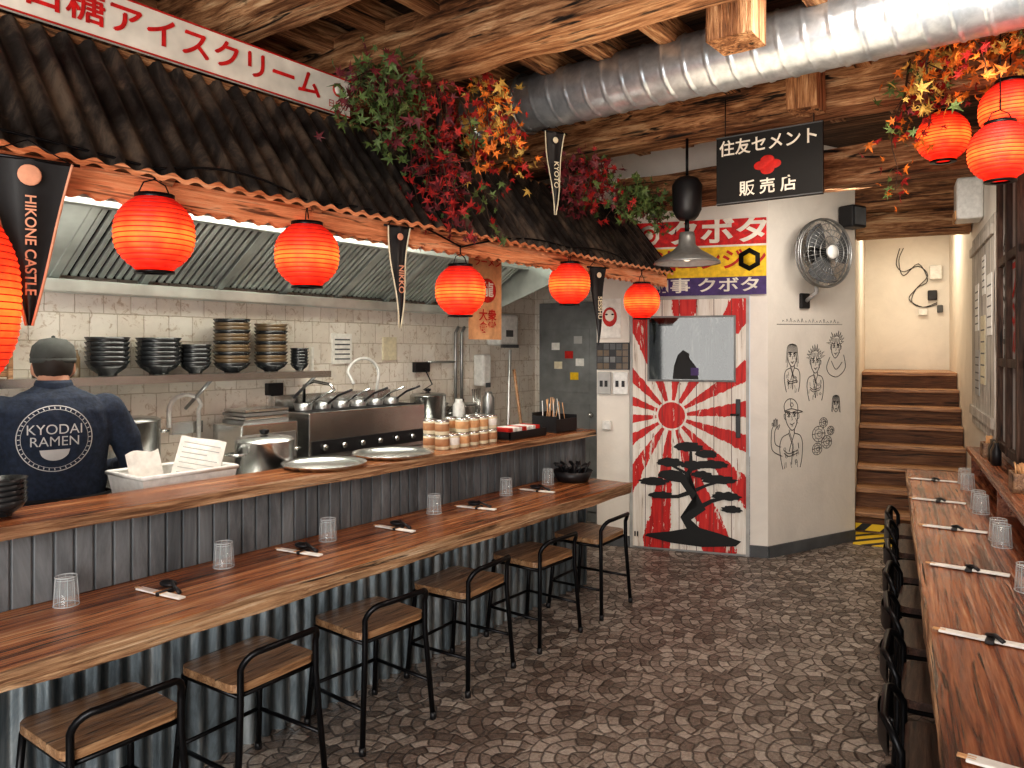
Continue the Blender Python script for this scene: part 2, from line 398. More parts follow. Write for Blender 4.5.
def slab(b, x0, x1, y0, y1, z0, z1, mat, amp=.01, side=None, axis=0, step=.05, seed=0, fine=1.0):
    L0, L1 = (x0, x1) if axis == 0 else (y0, y1)
    n = max(2, int((L1 - L0) / step))
    tb = bmesh.new(); rings = []
    if axis == 0: c = [(y0, z0), ((y0 + y1) / 2, z0), (y1, z0), (y1, (z0 + z1) / 2), (y1, z1), ((y0 + y1) / 2, z1), (y0, z1), (y0, (z0 + z1) / 2)]
    else: c = [(x0, z0), ((x0 + x1) / 2, z0), (x1, z0), (x1, (z0 + z1) / 2), (x1, z1), ((x0 + x1) / 2, z1), (x0, z1), (x0, (z0 + z1) / 2)]
    for i in range(n + 1):
        l = L0 + (L1 - L0) * i / n; ring = []
        for k, (a, zz) in enumerate(c):
            d1 = noise.noise(Vector((l * 2.2 * fine, k * 3.1 + seed, seed))) * amp + noise.noise(Vector((l * 9 * fine, k * 5 + seed, 3))) * amp * .4
            d2 = noise.noise(Vector((l * 2.2 * fine, k * 3.1 + seed, seed + 9))) * amp
            if side == 'top':
                if k not in (0, 6, 7): d1 = 0
                d2 = 0 if k != 0 else d2
            a2 = a + d1; z2 = zz + d2
            ring.append(tb.verts.new((l, a2, z2) if axis == 0 else (a2, l, z2)))
        rings.append(ring)
    for A, C in zip(rings, rings[1:]):
        for k in range(8): tb.faces.new((A[k], A[(k + 1) % 8], C[(k + 1) % 8], C[k]))
    tb.faces.new(rings[0]); tb.faces.new(rings[-1])
    bmesh.ops.recalc_face_normals(tb, faces=tb.faces[:])
    b.merge(tb, mat)

# ------------------------------------------------------------------ ROOM SHELL
b = B(); b.box(-2.6, 11.3, -2.9, 4.45, -.08, 0, m_floor); b.obj('floor', F1)
b = B(); b.box(-1.9, 11.2, -2.6, 4.5, 3.27, 3.35, m_ceil); b.obj('ceiling', F1)

b = B(); b.box(-1.9, 6.2, 4.30, 4.42, 0, 3.27, m_tile); b.obj('wall_kitchen_back', F1)
b = B(); b.box(6.19, 6.31, 2.55, 4.30, 0, 3.27, m_tiley)
b.obj('wall_kitchen_end', F1)
b = B(); b.box(-1.9, -1.78, 2.7, 4.30, 0, 3.27, m_wall); b.obj('wall_kitchen_near', F1)

WD = frame(.6995, 6.264, .95, -.3125)      # door wall, x 0..1.336
b = B(); b.box(0, .27, 0, .12, 0, 3.27, m_wall); b.box(1.205, 1.336, 0, .12, 0, 3.27, m_wall); b.box(.27, 1.205, 0, .12, 2.03, 3.27, m_wall)
b.box(0, .10, .12, .95, 0, 3.27, m_wall)
b.obj('wall_door', WD)
WA = frame(1.969, 5.846, .919, .554)       # angled wall x 0..1.073
b = B(); b.box(0, 1.073, 0, .12, 0, 3.27, m_wall); b.obj('wall_angled', WA)
b = B(); b.box(-.0, 1.06, -.015, 0, 0, .09, m_grey); b.obj('baseboard_angled', WA)
b = B(); b.box(1.205, 1.336, -.015, 0, 0, .09, m_grey); b.box(0.0, .27, -.015, 0, 0, .09, m_grey); b.obj('baseboard_door', WD)
b = B(); b.box(7.06, 10.62, .29, .41, 0, 3.27, m_wall); b.obj('wall_stair_left', F2)
b = B(); b.box(10.5, 10.62, -.63, .29, 0, 3.27, m_wall); b.obj('wall_stair_back', F2)
b = B(); b.box(-2.0, 10.62, -.75, -.63, 0, 3.27, m_wall); b.obj('wall_right', F2)

# stairs
b = B()
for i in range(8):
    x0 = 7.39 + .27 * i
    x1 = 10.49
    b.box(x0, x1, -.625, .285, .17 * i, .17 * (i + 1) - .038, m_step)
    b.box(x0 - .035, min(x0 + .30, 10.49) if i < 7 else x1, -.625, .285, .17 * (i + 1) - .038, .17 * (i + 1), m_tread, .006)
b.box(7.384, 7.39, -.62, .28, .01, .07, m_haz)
b.obj('wooden_staircase', F2)
b = B(); b.box(6.86, 7.33, -.60, .28, 0.0, .004, m_haz); b.obj('hazard_floor_tape', F2)
b = B()
slab(b, 7.15, 7.33, -.62, .285, 2.80, 3.05, m_beam, .01, axis=1)
slab(b, 7.6, 7.78, -.62, .285, 2.62, 2.84, m_beam, .01, axis=1, seed=4)
slab(b, 8.2, 8.38, -.62, .285, 2.84, 3.08, m_beam, .01, axis=1, seed=8)
for k in range(5): b.box(7.1, 10.45, -.60 + .18 * k, -.45 + .18 * k, 3.10, 3.14, m_beamx, .004)
b.obj('stair_ceiling_beams', F2)

for i, (s0, s1, z0, z1, y0, y1) in enumerate([(2.58, 2.84, 2.93, 3.2, -.75, 4.2), (1.85, 2.05, 2.98, 3.2, -.6, 4.2), (4.45, 4.68, 2.94, 3.16, -1.0, 4.2), (5.13, 5.37, 2.66, 2.89, -1.15, 2.80), (1.0, 1.2, 3.0, 3.22, -.5, 4.2)]):
    b = B(); slab(b, s0, s1, y0, y1, z0, z1, m_beam, .022, axis=1, seed=i * 11)
    b.obj('ceiling_beam', F1)
b = B()
for k in range(-3, 12):
    q = -.2 + k * .36
    s1 = 5.45
    slab(b, -.5, s1, q, q + .09, 3.14, 3.27, m_beamx, .012, seed=k * 7 + 1, step=.1)
b.obj('ceiling_joists', F1)
b = B(); slab(b, 3.06, 3.26, 1.06, 1.25, 2.90, 3.27, m_beamz, .01, step=.05); slab(b, 4.2, 4.38, 1.10, 1.26, 2.90, 3.27, m_beamz, .01, step=.05, seed=5); b.obj('chopped_beam_stubs', F1)

# duct
b = B()
seg = 40; n = 420; q0, q1 = 3.0, -1.0; tb = bmesh.new(); prev = None
for i in range(n + 1):
    q = q0 + (q1 - q0) * i / n; ring = []
    for k in range(seg):
        a = 2 * math.pi * k / seg
        ph = (q / .115 + k / seg) % 1.0
        r = .157 + (.006 if ph < .10 else (-.002 if ph < .16 else 0))
        ring.append(tb.verts.new((3.66 + r * math.cos(a), q, 3.05 + r * math.sin(a))))
    if prev:
        for k in range(seg): tb.faces.new((prev[k], prev[(k + 1) % seg], ring[(k + 1) % seg], ring[k]))
    prev = ring
bmesh.ops.recalc_face_normals(tb, faces=tb.faces[:])
b.merge(tb, m_duct, None, True)
for q in (2.6, -.2):
    b.tube([(3.66 + .168 * math.cos(a * math.pi / 16), q, 3.05 + .168 * math.sin(a * math.pi / 16)) for a in range(32)], .009, m_steel2, 6, True)
b.obj('ventilation_duct', F1)

# ------------------------------------------------------------------ BAR
S0, S1 = -.1, 4.36
b = B()
slab(b, S0, S1, 2.29, 2.795, .695, .75, m_bar, .012, 'top', step=.04)
slab(b, S0, S1 + .003, 2.275, 2.30, .690, .7485, m_bare, .014, None, step=.04, seed=3)
def wave(pitch, amp, x0, x1, y, z0, z1, nper=8):
    n = int((x1 - x0) / pitch * nper)
    return (lambda u, v: Vector((x0 + (x1 - x0) * u, y + amp * math.sin(2 * math.pi * (x1 - x0) * u / pitch), z0 + (z1 - z0) * v))), n
f, n = wave(.076, .016, S0, 4.46, 2.70, .0, .69); b.surf(f, n, 1, m_corr)
b.box(S0, 4.46, 2.72, 2.79, 0, .69, m_dark)
b.box(4.46, 4.475, 2.68, 2.80, 0, .69, m_corr)
b.box(S0, 4.62, 2.80, 2.84, .70, 1.0, m_panel)
k = S0
while k < 4.6:
    b.box(k, k + .058, 2.790, 2.80, .75, 1.0, m_panel, .003); k += .066
slab(b, S0, 4.65, 2.72, 3.02, 1.0, 1.04, m_bar, .012, 'top', step=.04, seed=21)
slab(b, S0, 4.652, 2.708, 2.725, .998, 1.0385, m_bare, .008, None, step=.04, seed=31)
b.box(4.54, 4.62, 2.80, 3.0, 0, 1.0, m_panel)
b.obj('ramen_bar_counter', F1)

b = B()
b.box(1.55, 4.5, 3.03, 3.42, .86, .90, m_steel, .004); b.box(1.56, 4.48, 3.05, 3.38, .1, .86, m_steel2)
for x in (1.6, 3.0, 4.4):
    for y in (3.08, 3.35): b.tube([(x, y, 0), (x, y, .1)], .02, m_black)
b.obj('prep_counter', F1)
b = B()
b.box(.2, 5.2, 3.85, 4.30, .86, .90, m_steel, .004); b.box(.22, 5.18, 3.88, 4.28, .1, .86, m_steel2)
for x in (.3, 2.7, 5.1):
    for y in (3.92, 4.24): b.tube([(x, y, 0), (x, y, .1)], .02, m_black)
b.obj('back_counter', F1)

# ------------------------------------------------------------------ STOOLS
def stool(metal, seatm, backrest=False):
    b = B(); w = .165; d = .155
    tb = bmesh.new(); bmesh.ops.create_cube(tb, size=1); tb.transform(SC(.36, .33, .028))
    ve = [e for e in tb.edges if abs(e.verts[0].co.z - e.verts[1].co.z) > .01]
    bmesh.ops.bevel(tb, geom=ve, offset=.045, segments=5, affect='EDGES', profile=.5)
    b.merge(tb, seatm, T((0, .0, .452)))
    b.tube([(-w, -d, .425), (w, -d, .425), (w, d, .425), (-w, d, .425)], .009, metal, 8, True)
    pts = [(-w - .03, -d - .035, 0), (-w, -d - .015, .40), (-w, -d - .015, .50)]
    for a in range(0, 91, 18): pts.append((-w + .06 - .06 * math.cos(R(a)), -d - .015 - .0005 * a, .52 + .06 * math.sin(R(a))))
    for a in range(90, -1, -18): pts.append((w - .06 + .06 * math.cos(R(a)), -d - .015 - .0005 * a, .52 + .06 * math.sin(R(a))))
    pts += [(w, -d - .015, .50), (w, -d - .015, .40), (w + .03, -d - .035, 0)]
    b.tube(pts, .0115, metal, 10)
    if backrest:
        b.surf(lambda u, v: Vector(((u - .5) * 2 * (w - .02), -d - .05 - .03 * math.sin(math.pi * u), .49 + .08 * v)), 12, 3, metal)
        b.surf(lambda u, v: Vector(((u - .5) * 2 * (w - .02), -d - .044 - .03 * math.sin(math.pi * u), .49 + .08 * v)), 12, 3, metal)
    for sx in (-1, 1): b.tube([(sx * w, d - .01, .43), (sx * (w + .02), d + .03, 0)], .0115, metal, 10)
    z = .17
    b.tube([(-w - .016, -d - .028, z), (-w - .013, d + .018, z)], .008, metal)
    b.tube([(w + .016, -d - .028, z), (w + .013, d + .018, z)], .008, metal)
    b.tube([(-w - .013, d + .016, z), (w + .013, d + .016, z)], .008, metal)
    for sx in (-1, 1):
        b.tube([(sx * (w + .03), -d - .035, 0), (sx * (w + .03), -d - .035, .03)], .014, m_blackp)
        b.tube([(sx * (w + .02), d + .03, 0), (sx * (w + .02), d + .03, .03)], .014, m_blackp)
    return b
st = stool(m_black, m_seat).obj('bar_stool', F1 @ T((1.142, 2.44, 0)))
for s, q, a in [(1.67, 2.44, 3), (2.263, 2.44, -3), (2.873, 2.45, 4), (3.505, 2.45, -2), (4.12, 2.45, 2)]:
    dup(st, 'bar_stool', F1 @ T((s, q, 0)) @ RZ(a))
m_dseat = wood('dark_seat_wood', [(.3, (.02, .01, .008)), (.5, (.08, .04, .028)), (.7, (.18, .10, .07))], 0, .4, 2.5, 30, .2)
st2 = stool(m_black, m_dseat, True).obj('dark_stool', F2 @ T((1.95, -.20, 0)) @ RZ(180))
for i, s in enumerate([2.45, 2.95, 3.45, 3.95, 4.45, 4.95, 5.4]):
    dup(st2, 'dark_stool', F2 @ T((s, -.20, 0)) @ RZ(180 + random.uniform(-5, 5)))

# ------------------------------------------------------------------ RIGHT TABLE
b = B()
slab(b, .4, 6.1, -.63, -.10, .70, .75, m_rtab, .0, 'top', step=.05)
slab(b, .4, 6.1, -.115, -.095, .695, .749, m_bare, .008, None, step=.04, seed=77)
b.box(.4, 6.1, -.63, -.60, .70, .90, m_rtab)
b.box(.4, 6.15, -.63, -.47, .90, .93, m_rtab, .004)
for x in (.6, 2.2, 3.7, 5.95):
    b.box(x, x + .06, -.62, -.50, 0, .70, m_black)
for x in (1.2, 2.9, 4.6, 6.0): b.box(x, x + .03, -.60, -.49, .75, .90, m_rtab)
b.obj('wall_dining_table', F2)

# ------------------------------------------------------------------ AWNING
b = B()
f0 = Vector((0, 2.45, 2.19)); f1 = Vector((0, 2.86, 2.71)); dv = (f1 - f0); nv_ = Vector((0, -dv.z, dv.y)).normalized()
A0, A1 = .0, 5.36
def aw(u, v):
    x = A0 + (A1 - A0) * u
    return Vector((x, 0, 0)) + f0 + dv * v + nv_ * (.014 * math.sin(2 * math.pi * x / .085))
b.surf(aw, int((A1 - A0) / .085 * 8), 6, m_awn)
def aw2(u, v):
    p = aw(u, v); return p - nv_ * .003
b.surf(aw2, int((A1 - A0) / .085 * 8), 1, m_bare)
def val(off):
    def f(u, v):
        x = A0 + (A1 - A0) * u
        return Vector((x, 2.50 + off, 2.085 + .095 * v + (.010 * math.sin(2 * math.pi * x / .085)) * (1 - v)))
    return f
b.surf(val(0), int((A1 - A0) / .085 * 6), 1, m_val); b.surf(val(.02), int((A1 - A0) / .085 * 6), 1, m_val)
b.surf(lambda u, v: Vector((A0 + (A1 - A0) * u, 2.447, 2.172 + .018 * v + .008 * math.sin(2 * math.pi * (A0 + (A1 - A0) * u) / .085))), int((A1 - A0) / .085 * 8), 1, m_val)
b.box(A0, A1, 2.52, 2.57, 2.12, 2.20, m_beamx)
b.box(A0, A1, 2.86, 2.92, 2.60, 2.72, m_beamx)
for k in range(9):
    x = .1 + k * .64
    b.box(-.02, .02, 0, dv.length, -.05, -.015, m_beamx, 0, T((x, f0.y, f0.z)) @ RX(math.degrees(math.atan2(dv.z, dv.y))))
for x in (1.2, 3.2, 4.9): b.tube([(x, 2.89, 2.7), (x, 2.89, 3.27)], .012, m_black)
b.obj('corrugated_awning', F1)

b = B()
b.box(1.0, 2.50, 2.83, 2.85, 2.725, 2.905, m_whitetxt, .003)
for (x0, x1, z0, z1) in ((1.0, 2.5, 2.725, 2.731), (1.0, 2.5, 2.899, 2.905)): b.box(x0, x1, 2.826, 2.83, z0, z1, m_redtxt)
for i_, (dx, dz) in enumerate(((-.0022, -.0015), (.0022, -.0015), (0, .002))): b.text('白糖アイスクリーム', .125, m_red, FT(1.69 + dx, 2.827 - .0015 * i_, 2.815 + dz), 1.12, bold=0)
b.tube([(2.42, 2.824, 2.84), (2.42, 2.827, 2.84)], .032, m_redtxt, 20); b.tube([(2.42, 2.822, 2.84), (2.42, 2.825, 2.84)], .022, m_whitetxt, 20)
b.text('日世の', .04, m_redtxt, FT(2.42, 2.826, 2.765), bold=0)
b.obj('ice_cream_sign', F1)

# ------------------------------------------------------------------ LANTERNS
def lantern(H=.235, rad=.125, pm=None, nr=14, cord=.11):
    pm = pm or m_lant
    b = B(); prof = []; n = nr * 4
    for i in range(n + 1):
        t = i / n; z = -H / 2 + H * t
        k = abs(2 * t - 1)
        r = rad * (1 - k ** 2.6 * .52) + .0022 * math.cos(2 * math.pi * t * nr)
        prof.append((r, z))
    b.lathe(prof, pm, 32)
    for i in range(1, nr):
        t2 = (i + .5) / nr; z2 = -H / 2 + H * t2; k2 = abs(2 * t2 - 1); r2 = rad * (1 - k2 ** 2.6 * .52) - .0008
        b.tube([(r2 * math.cos(a * math.pi / 16), r2 * math.sin(a * math.pi / 16), z2) for a in range(32)], .0019, m_lrib, 5, True)
    for s in (-1, 1):
        b.lathe([(rad * .30, s * H / 2 - .006), (rad * .50, s * H / 2 - .006), (rad * .50, s * (H / 2 + .014)), (rad * .30, s * (H / 2 + .014))], m_black, 24)
    b.tube([(-rad * .45, 0, H / 2 + .01), (-rad * .3, 0, H / 2 + .05), (0, 0, H / 2 + .065), (rad * .3, 0, H / 2 + .05), (rad * .45, 0, H / 2 + .01)], .0025, m_black, 6)
    b.tube([(0, 0, H / 2 + .063), (0, 0, H / 2 + cord)], .004, m_black, 6)
    return b
LP = [(1.329, 1.987), (1.956, 1.98), (2.90, 1.897), (3.92, 2.003), (4.88, 1.949)]
lan = lantern().obj('paper_lantern', F1 @ T((LP[0][0], 2.47, LP[0][1])))
for s, z in LP[1:]: dup(lan, 'paper_lantern', F1 @ T((s, 2.47, z)) @ RZ(random.uniform(0, 90)))
for p in [(2.246, 3.96, 2.71), (2.23, 3.40, 2.675), (2.12, 3.3, 2.46)]: dup(lan, 'paper_lantern', T(p))
lantern(.47, .135, m_lant2, 24, .24).obj('long_paper_lantern', F1 @ T((.775, 2.44, 1.74)))
b = B()
pts = []
an = [(-.1, 2.15)] + [(s, z + .235 / 2 + .10) for s, z in LP] + [(5.3, 2.14)]
for (a, za), (c, zc) in zip(an, an[1:]):
    for k in range(10):
        t = k / 10; pts.append((a + (c - a) * t, 2.465, za + (zc - za) * t + .05 * math.sin(math.pi * t)))
b.tube(pts, .005, m_black, 6)
b.obj('lantern_cable', F1)
b = B()
for x, y, z in [(2.246, 3.96, 2.71), (2.23, 3.40, 2.675), (2.12, 3.3, 2.46)]: b.tube([(x, y, z + .22), (x, y, 3.2)], .003, m_black, 6)
b.obj('lantern_hanging_wires')

# ------------------------------------------------------------------ PENNANTS
def pennant(name, M, w, h, txt, col, tcol, edge=None, cord=.06):
    b = B()
    def f(u, v):
        hw = w / 2 * (1 - v * .93); return Vector(((2 * u - 1) * hw, .012 * math.sin(v * 6) + .006 * math.sin(u * 9), -h * v))
    b.surf(f, 6, 16, col)
    if edge:
        for s in (-1, 1): b.tube([(s * w / 2 * (1 - k / 16 * .93), -.004 + .012 * math.sin(k / 16 * 6), -h * k / 16) for k in range(17)], .004, edge, 6)
    b.tube([(-w / 2 - .02, 0, 0), (w / 2 + .02, 0, 0)], .005, m_black)
    b.tube([(-w / 2, 0, 0), (0, .02, cord)], .002, m_black, 5); b.tube([(w / 2, 0, 0), (0, .02, cord)], .002, m_black, 5)
    sz = min(w * .34, h * 1.05 / len(txt))
    b.text(txt, sz, tcol, T((0, -.02, -h * .52)) @ RX(90) @ RZ(-90), 1.0)
    b.sphere((0, -.012, -h * .10), (w * .14, .004, w * .14), tcol)
    return b.obj(name, M)
m_tanred = plain('pennant_tan', (.75, .35, .22), .8)
pennant('castle_pennant', F1 @ T((.93, 2.42, 2.15)) @ RZ(-12), .22, .48, 'HIKONE CASTLE', m_blackp, m_tanred, m_tanred)
pennant('souvenir_pennant', F1 @ T((2.47, 2.47, 2.16)) @ RZ(-10), .12, .46, 'NIKKO', m_blackp, m_tanred, m_cream)
pennant('souvenir_pennant', F1 @ T((4.25, 2.46, 2.13)) @ RZ(-25), .13, .50, 'SESSHU', m_blackp, m_cream)
pennant('souvenir_pennant', F1 @ T((3.68, 2.42, 2.86)) @ RZ(-25), .13, .48, 'KYOTO', m_blackp, m_cream, m_cream, .05)
b = B()
b.surf(lambda u, v: Vector((.27 * u - .135, .01 * math.sin(u * 8), -.5 * v)), 8, 4, m_beige)
b.tube([(-.15, 0, 0), (.15, 0, 0)], .006, m_black)
for x in (-.12, .12): b.tube([(x, 0, 0), (x, 0, .38)], .002, m_black, 5)
b.text('ラーメン', .055, m_redtxt, FT(0, -.015, -.06)); b.sphere((0, -.012, -.22), (.07, .004, .07), m_redtxt)
b.text('龍', .09, m_whitetxt, FT(0, -.018, -.22)); b.text('大衆\n食堂', .07, m_redtxt, FT(0, -.015, -.4))
b.obj('cloth_noren_poster', F1 @ T((3.42, 2.72, 2.16)) @ RZ(-8))

# ------------------------------------------------------------------ HOOD
b = B()
p0 = Vector((0, 4.20, 1.97)); p1 = Vector((0, 3.70, 2.30)); dd = p1 - p0; L = dd.length
HM = lambda x: T((x, p0.y, p0.z)) @ Matrix(((1, 0, 0, 0), (0, dd.y / L, -dd.z / L, 0), (0, dd.z / L, dd.y / L, 0), (0, 0, 0, 1)))
b.box(0, 3.6, 0, L, -.03, -.02, m_dark, 0, HM(1.6))
b.box(0, .75, 0, L, -.02, .006, m_hood, 0, HM(.95))
x = 1.70; k = 0
while x < 5.15:
    if k % 10 == 0: b.box(0, .045, 0, L, -.02, .012, m_hood, .003, HM(x)); x += .052
    else: b.box(0, .030, .03, L - .03, -.015, .004, m_hood, .003, HM(x)); x += .046
    k += 1
b.box(.95, 5.2, 4.15, 4.29, 1.90, 1.965, m_hood, .005)
b.box(.95, 5.2, 3.66, 3.72, 2.27, 2.36, m_hood, .005)
b.box(.95, 5.2, 3.22, 3.24, 2.22, 2.75, m_hood, .004)
b.box(.95, 5.2, 3.22, 4.29, 2.75, 2.78, m_hood)
b.box(.95, .98, 3.24, 4.29, 2.30, 2.75, m_hood)
b.poly([(5.2, 3.22, 2.22), (5.2, 3.22, 2.75), (5.2, 4.29, 2.75), (5.2, 4.29, 1.9), (5.2, 4.15, 1.9)], m_hood, thick=.02)
b.box(.95, 5.2, 3.66, 4.28, 2.36, 2.38, m_hood)
b.obj('extractor_hood', F1)

# ------------------------------------------------------------------ KITCHEN SHELF + BOWLS
b = B()
b.box(1.25, 3.35, 3.98, 4.29, 1.44, 1.46, m_steel, .004); b.box(1.25, 3.35, 3.98, 3.99, 1.42, 1.462, m_steel)
for x in (1.4, 2.5, 3.25): b.tube([(x, 4.0, 1.44), (x, 4.29, 1.25)], .01, m_steel2)
b.obj('kitchen_shelf', F1)
m_bowl = plain('dark_glazed_bowl', (.02, .022, .024), .25); m_bowl2 = plain('brown_glazed_bowl', (.13, .09, .05), .3)
def bowls(name, M, n, r, h, mat, dz):
    b = B()
    for i in range(n):
        z = i * dz
        b.lathe([(r * .4, z), (r * .42, z + h * .12), (r * .8, z + h * .5), (r, z + h), (r * .97, z + h), (r * .76, z + h * .55), (0, z + h * .2)], mat if i % 3 else m_bowl, 24)
    return b.obj(name, M)
for s, n, r, h, dz, m in [(1.96, 6, .11, .08, .025, m_bowl), (2.24, 6, .12, .08, .025, m_bowl), (2.46, 5, .09, .07, .025, m_bowl), (2.70, 13, .11, .06, .022, m_bowl2), (2.98, 12, .105, .06, .022, m_bowl2), (3.2, 6, .06, .05, .02, m_bowl)]:
    bowls('bowl_stack', F1 @ T((s, 4.12, 1.463)), n, r, h, m, dz)
bowls('bowl_stack', F1 @ T((1.03, 2.90, 1.042)), 5, .078, .055, m_bowl, .018)
b = B()
for i, x in enumerate((1.60, 1.68, 1.76)):
    b.lathe([(0, 0), (.03, 0), (.03, .1), (.02, .12), (.02, .14), (0, .14)], m_bowl2 if i else m_steel, 16, T((x, 4.05, 1.462)))
b.obj('sauce_bottles', F1)
b = B()
for k in range(5): b.box(1.28, 1.50, 4.10, 4.28, 1.47 + k * .05, 1.51 + k * .05, m_seat, .003)
for x in (1.28, 1.48): b.box(x, x + .02, 4.08, 4.10, 1.462, 1.72, m_seat)
b.obj('slatted_wood_crate', F1)

b = B()
b.box(3.09, 4.15, 3.88, 4.28, .90, 1.20, m_steel, .008)
b.box(3.11, 4.13, 3.872, 3.88, .93, 1.02, m_blackp, .002)
for i in range(6): b.lathe([(0, 0), (.02, 0), (.018, .025), (0, .025)], m_steel, 16, T((3.2 + i * .16, 3.872, .975)) @ RX(90))
b.box(3.13, 4.11, 3.93, 4.24, 1.195, 1.205, m_dark)
b.box(3.09, 4.15, 4.24, 4.28, 1.2, 1.30, m_steel, .005)
for i in range(6):
    x = 3.2 + i * .16
    b.lathe([(.05, 0), (.062, .06), (.06, .06), (.048, 0)], m_steel2, 18, T((x, 4.08, 1.19)))
    b.tube([(x, 4.03, 1.24), (x, 3.92, 1.30), (x + .01, 3.80, 1.34)], .008, m_blackp if i % 2 else m_steel, 6)
b.tube([(3.3, 4.2, 1.2), (3.3, 4.2, 1.36), (3.32, 4.12, 1.39), (3.36, 4.0, 1.37), (3.37, 3.97, 1.33)], .011, m_steel)
hose = [(3.95, 4.2, 1.2)] + [(3.80 + .15 * math.cos(R(a)), 4.16, 1.42 + .12 * math.sin(R(a))) for a in range(0, 171, 17)] + [(3.655, 4.1, 1.36)]
b.tube(hose, .012, m_white)
b.obj('noodle_boiler', F1)
def pot(name, M, r, h, lid=True):
    b = B()
    b.lathe([(0, 0), (r, 0), (r, h), (r * 1.03, h + .005), (r * .97, h), (r * .96, .01), (0, .01)], m_steel, 32)
    if lid: b.lathe([(r * 1.02, h + .006), (r * .9, h + .02), (.02, h + .03), (0, h + .03)], m_steel, 32); b.lathe([(.0, h + .03), (.02, h + .035), (.025, h + .055), (0, h + .06)], m_black, 12)
    for s in (-1, 1): b.tube([(s * r, -.05, h * .8), (s * (r + .045), -.04, h * .8), (s * (r + .045), .04, h * .8), (s * r, .05, h * .8)], .007, m_steel, 6)
    return b.obj(name, M)
pot('stock_pot', F1 @ T((2.29, 3.22, .90)), .14, .25)
pot('saucepan', F1 @ T((4.40, 4.08, .90)), .14, .34)
pot('saucepan', F1 @ T((4.80, 4.08, .90)), .14, .24)
pot('stock_pot', F1 @ T((2.02, 4.05, .90)), .17, .32)
b = B()
b.box(2.62, 3.02, 3.90, 4.20, .90, 1.16, m_steel, .01); b.box(2.64, 3.0, 3.895, 3.90, .94, 1.10, m_steel2)
for k in range(4): b.box(2.66 + .01 * (k % 2), 2.98, 3.94, 4.16, 1.16 + k * .022, 1.178 + k * .022, m_steel if k % 2 else m_steel2, .003)
for k in range(3): b.lathe([(0, 0), (.014, 0), (.012, .02), (0, .02)], m_blackp, 12, T((2.72 + k * .1, 3.895, .97)) @ RX(90))
b.obj('steel_warmer_with_trays', F1)
b = B()
for i, (x, z0, h, m_) in enumerate(((4.22, 1.205, .11, m_blackp), (5.0, .9, .3, m_steel2), (4.62, .9, .26, m_white))):
    if i == 0: continue
    b.lathe([(0, 0), (.05, 0), (.05, h), (.03, h + .03), (.03, h + .05), (0, h + .05)], m_, 20, T((x, 3.95, z0)))
b.obj('storage_canisters', F1)
b = B()
b.box(3.42, 3.44, 4.27, 4.30, 1.45, 1.62, m_paper); b.box(3.62, 3.80, 4.285, 4.30, 1.50, 1.72, m_paper); b.box(4.12, 4.26, 4.285, 4.30, 1.52, 1.70, m_cream)
for k in range(5): b.box(3.64, 3.78, 4.283, 4.285, 1.53 + k * .035, 1.54 + k * .035, m_grey)
b.obj('kitchen_notices', F1)
b = B()
b.box(2.40, 2.60, 4.27, 4.30, 1.10, 1.17, m_steel)
pts = [(2.56, 4.25, .9), (2.56, 4.25, 1.24)] + [(2.56 - .13 * (1 - math.cos(R(a))), 4.22 - .1 * (a / 180), 1.24 + .10 * math.sin(R(a))) for a in range(20, 181, 20)] + [(2.30, 4.12, 1.16)]
b.tube(pts, .013, m_white); b.obj('kitchen_tap', F1)

b = B()
w, d, h = .22, .15, .17
tb = bmesh.new()
lo = [(-w * .85, -d * .85), (w * .85, -d * .85), (w * .85, d * .85), (-w * .85, d * .85)]; hi = [(-w, -d), (w, -d), (w, d), (-w, d)]
for s_, ins in ((1, 0), (-1, .008)):
    A = [tb.verts.new((x * (1 - ins * 5), y * (1 - ins * 6), ins)) for x, y in lo]; C = [tb.verts.new((x * (1 - ins * 4), y * (1 - ins * 5), h)) for x, y in hi]
    tb.faces.new(A)
    for k in range(4): tb.faces.new((A[k], A[(k + 1) % 4], C[(k + 1) % 4], C[k]))
b.merge(tb, m_white)
b.tube([(-w, -d, h), (w, -d, h), (w, d, h), (-w, d, h)], .010, m_white, 6, True)
PM = T((.06, -.02, .04)) @ RZ(-30) @ RX(-25) @ RY(14)
b.surf(lambda u, v: Vector((-.10 + .20 * u, .012 * math.sin(u * 6), .28 * v)), 8, 4, m_paper, PM)
for k in range(9): b.box(-.08, .08 if k % 3 else .03, -.016, -.014, .05 + k * .024, .054 + k * .024, m_lgrey, 0, PM)
b.surf(lambda u, v: Vector((-.14 + .15 * u, .05 + .05 * v, .02 + .24 * v + .01 * math.sin(u * 6))), 8, 4, m_paper, RY(-6))
b.obj('white_plastic_tub', F1 @ T((1.82, 3.22, .90)))
def tray(name, M, r):
    b = B(); b.lathe([(0, .004), (r * .86, .004), (r * .9, .012), (r, .022), (r * 1.01, .020), (r * .92, .004), (r * .88, 0), (0, 0)], m_steel, 48); return b.obj(name, M)
tray('round_serving_tray', F1 @ T((2.40, 2.90, 1.041)), .20)
tray('round_serving_tray', F1 @ T((2.86, 2.90, 1.041)), .215)
b = B()
for i in range(6):
    for j in range(2):
        for k in range(2):
            if k and random.random() < .15: continue
            M_ = T((3.20 + i * .088, 2.86 + j * .09, 1.041 + k * .084))
            b.lathe([(0, 0), (.038, 0), (.040, .003), (.040, .078), (.037, .082), (0, .080)], m_cream, 20, M_)
            b.lathe([(.0405, .020), (.0415, .021), (.0415, .060), (.0405, .061)], random.choice([m_kraft, m_beige, m_kraft, m_paper]), 20, M_)
            b.lathe([(0, .0825), (.036, .0825), (.041, .080), (.041, .072)], m_steel, 20, M_)
b.obj('food_tins', F1)
b = B()
b.box(3.76, 4.16, 2.80, 3.00, 1.041, 1.055, m_blackp, .003)
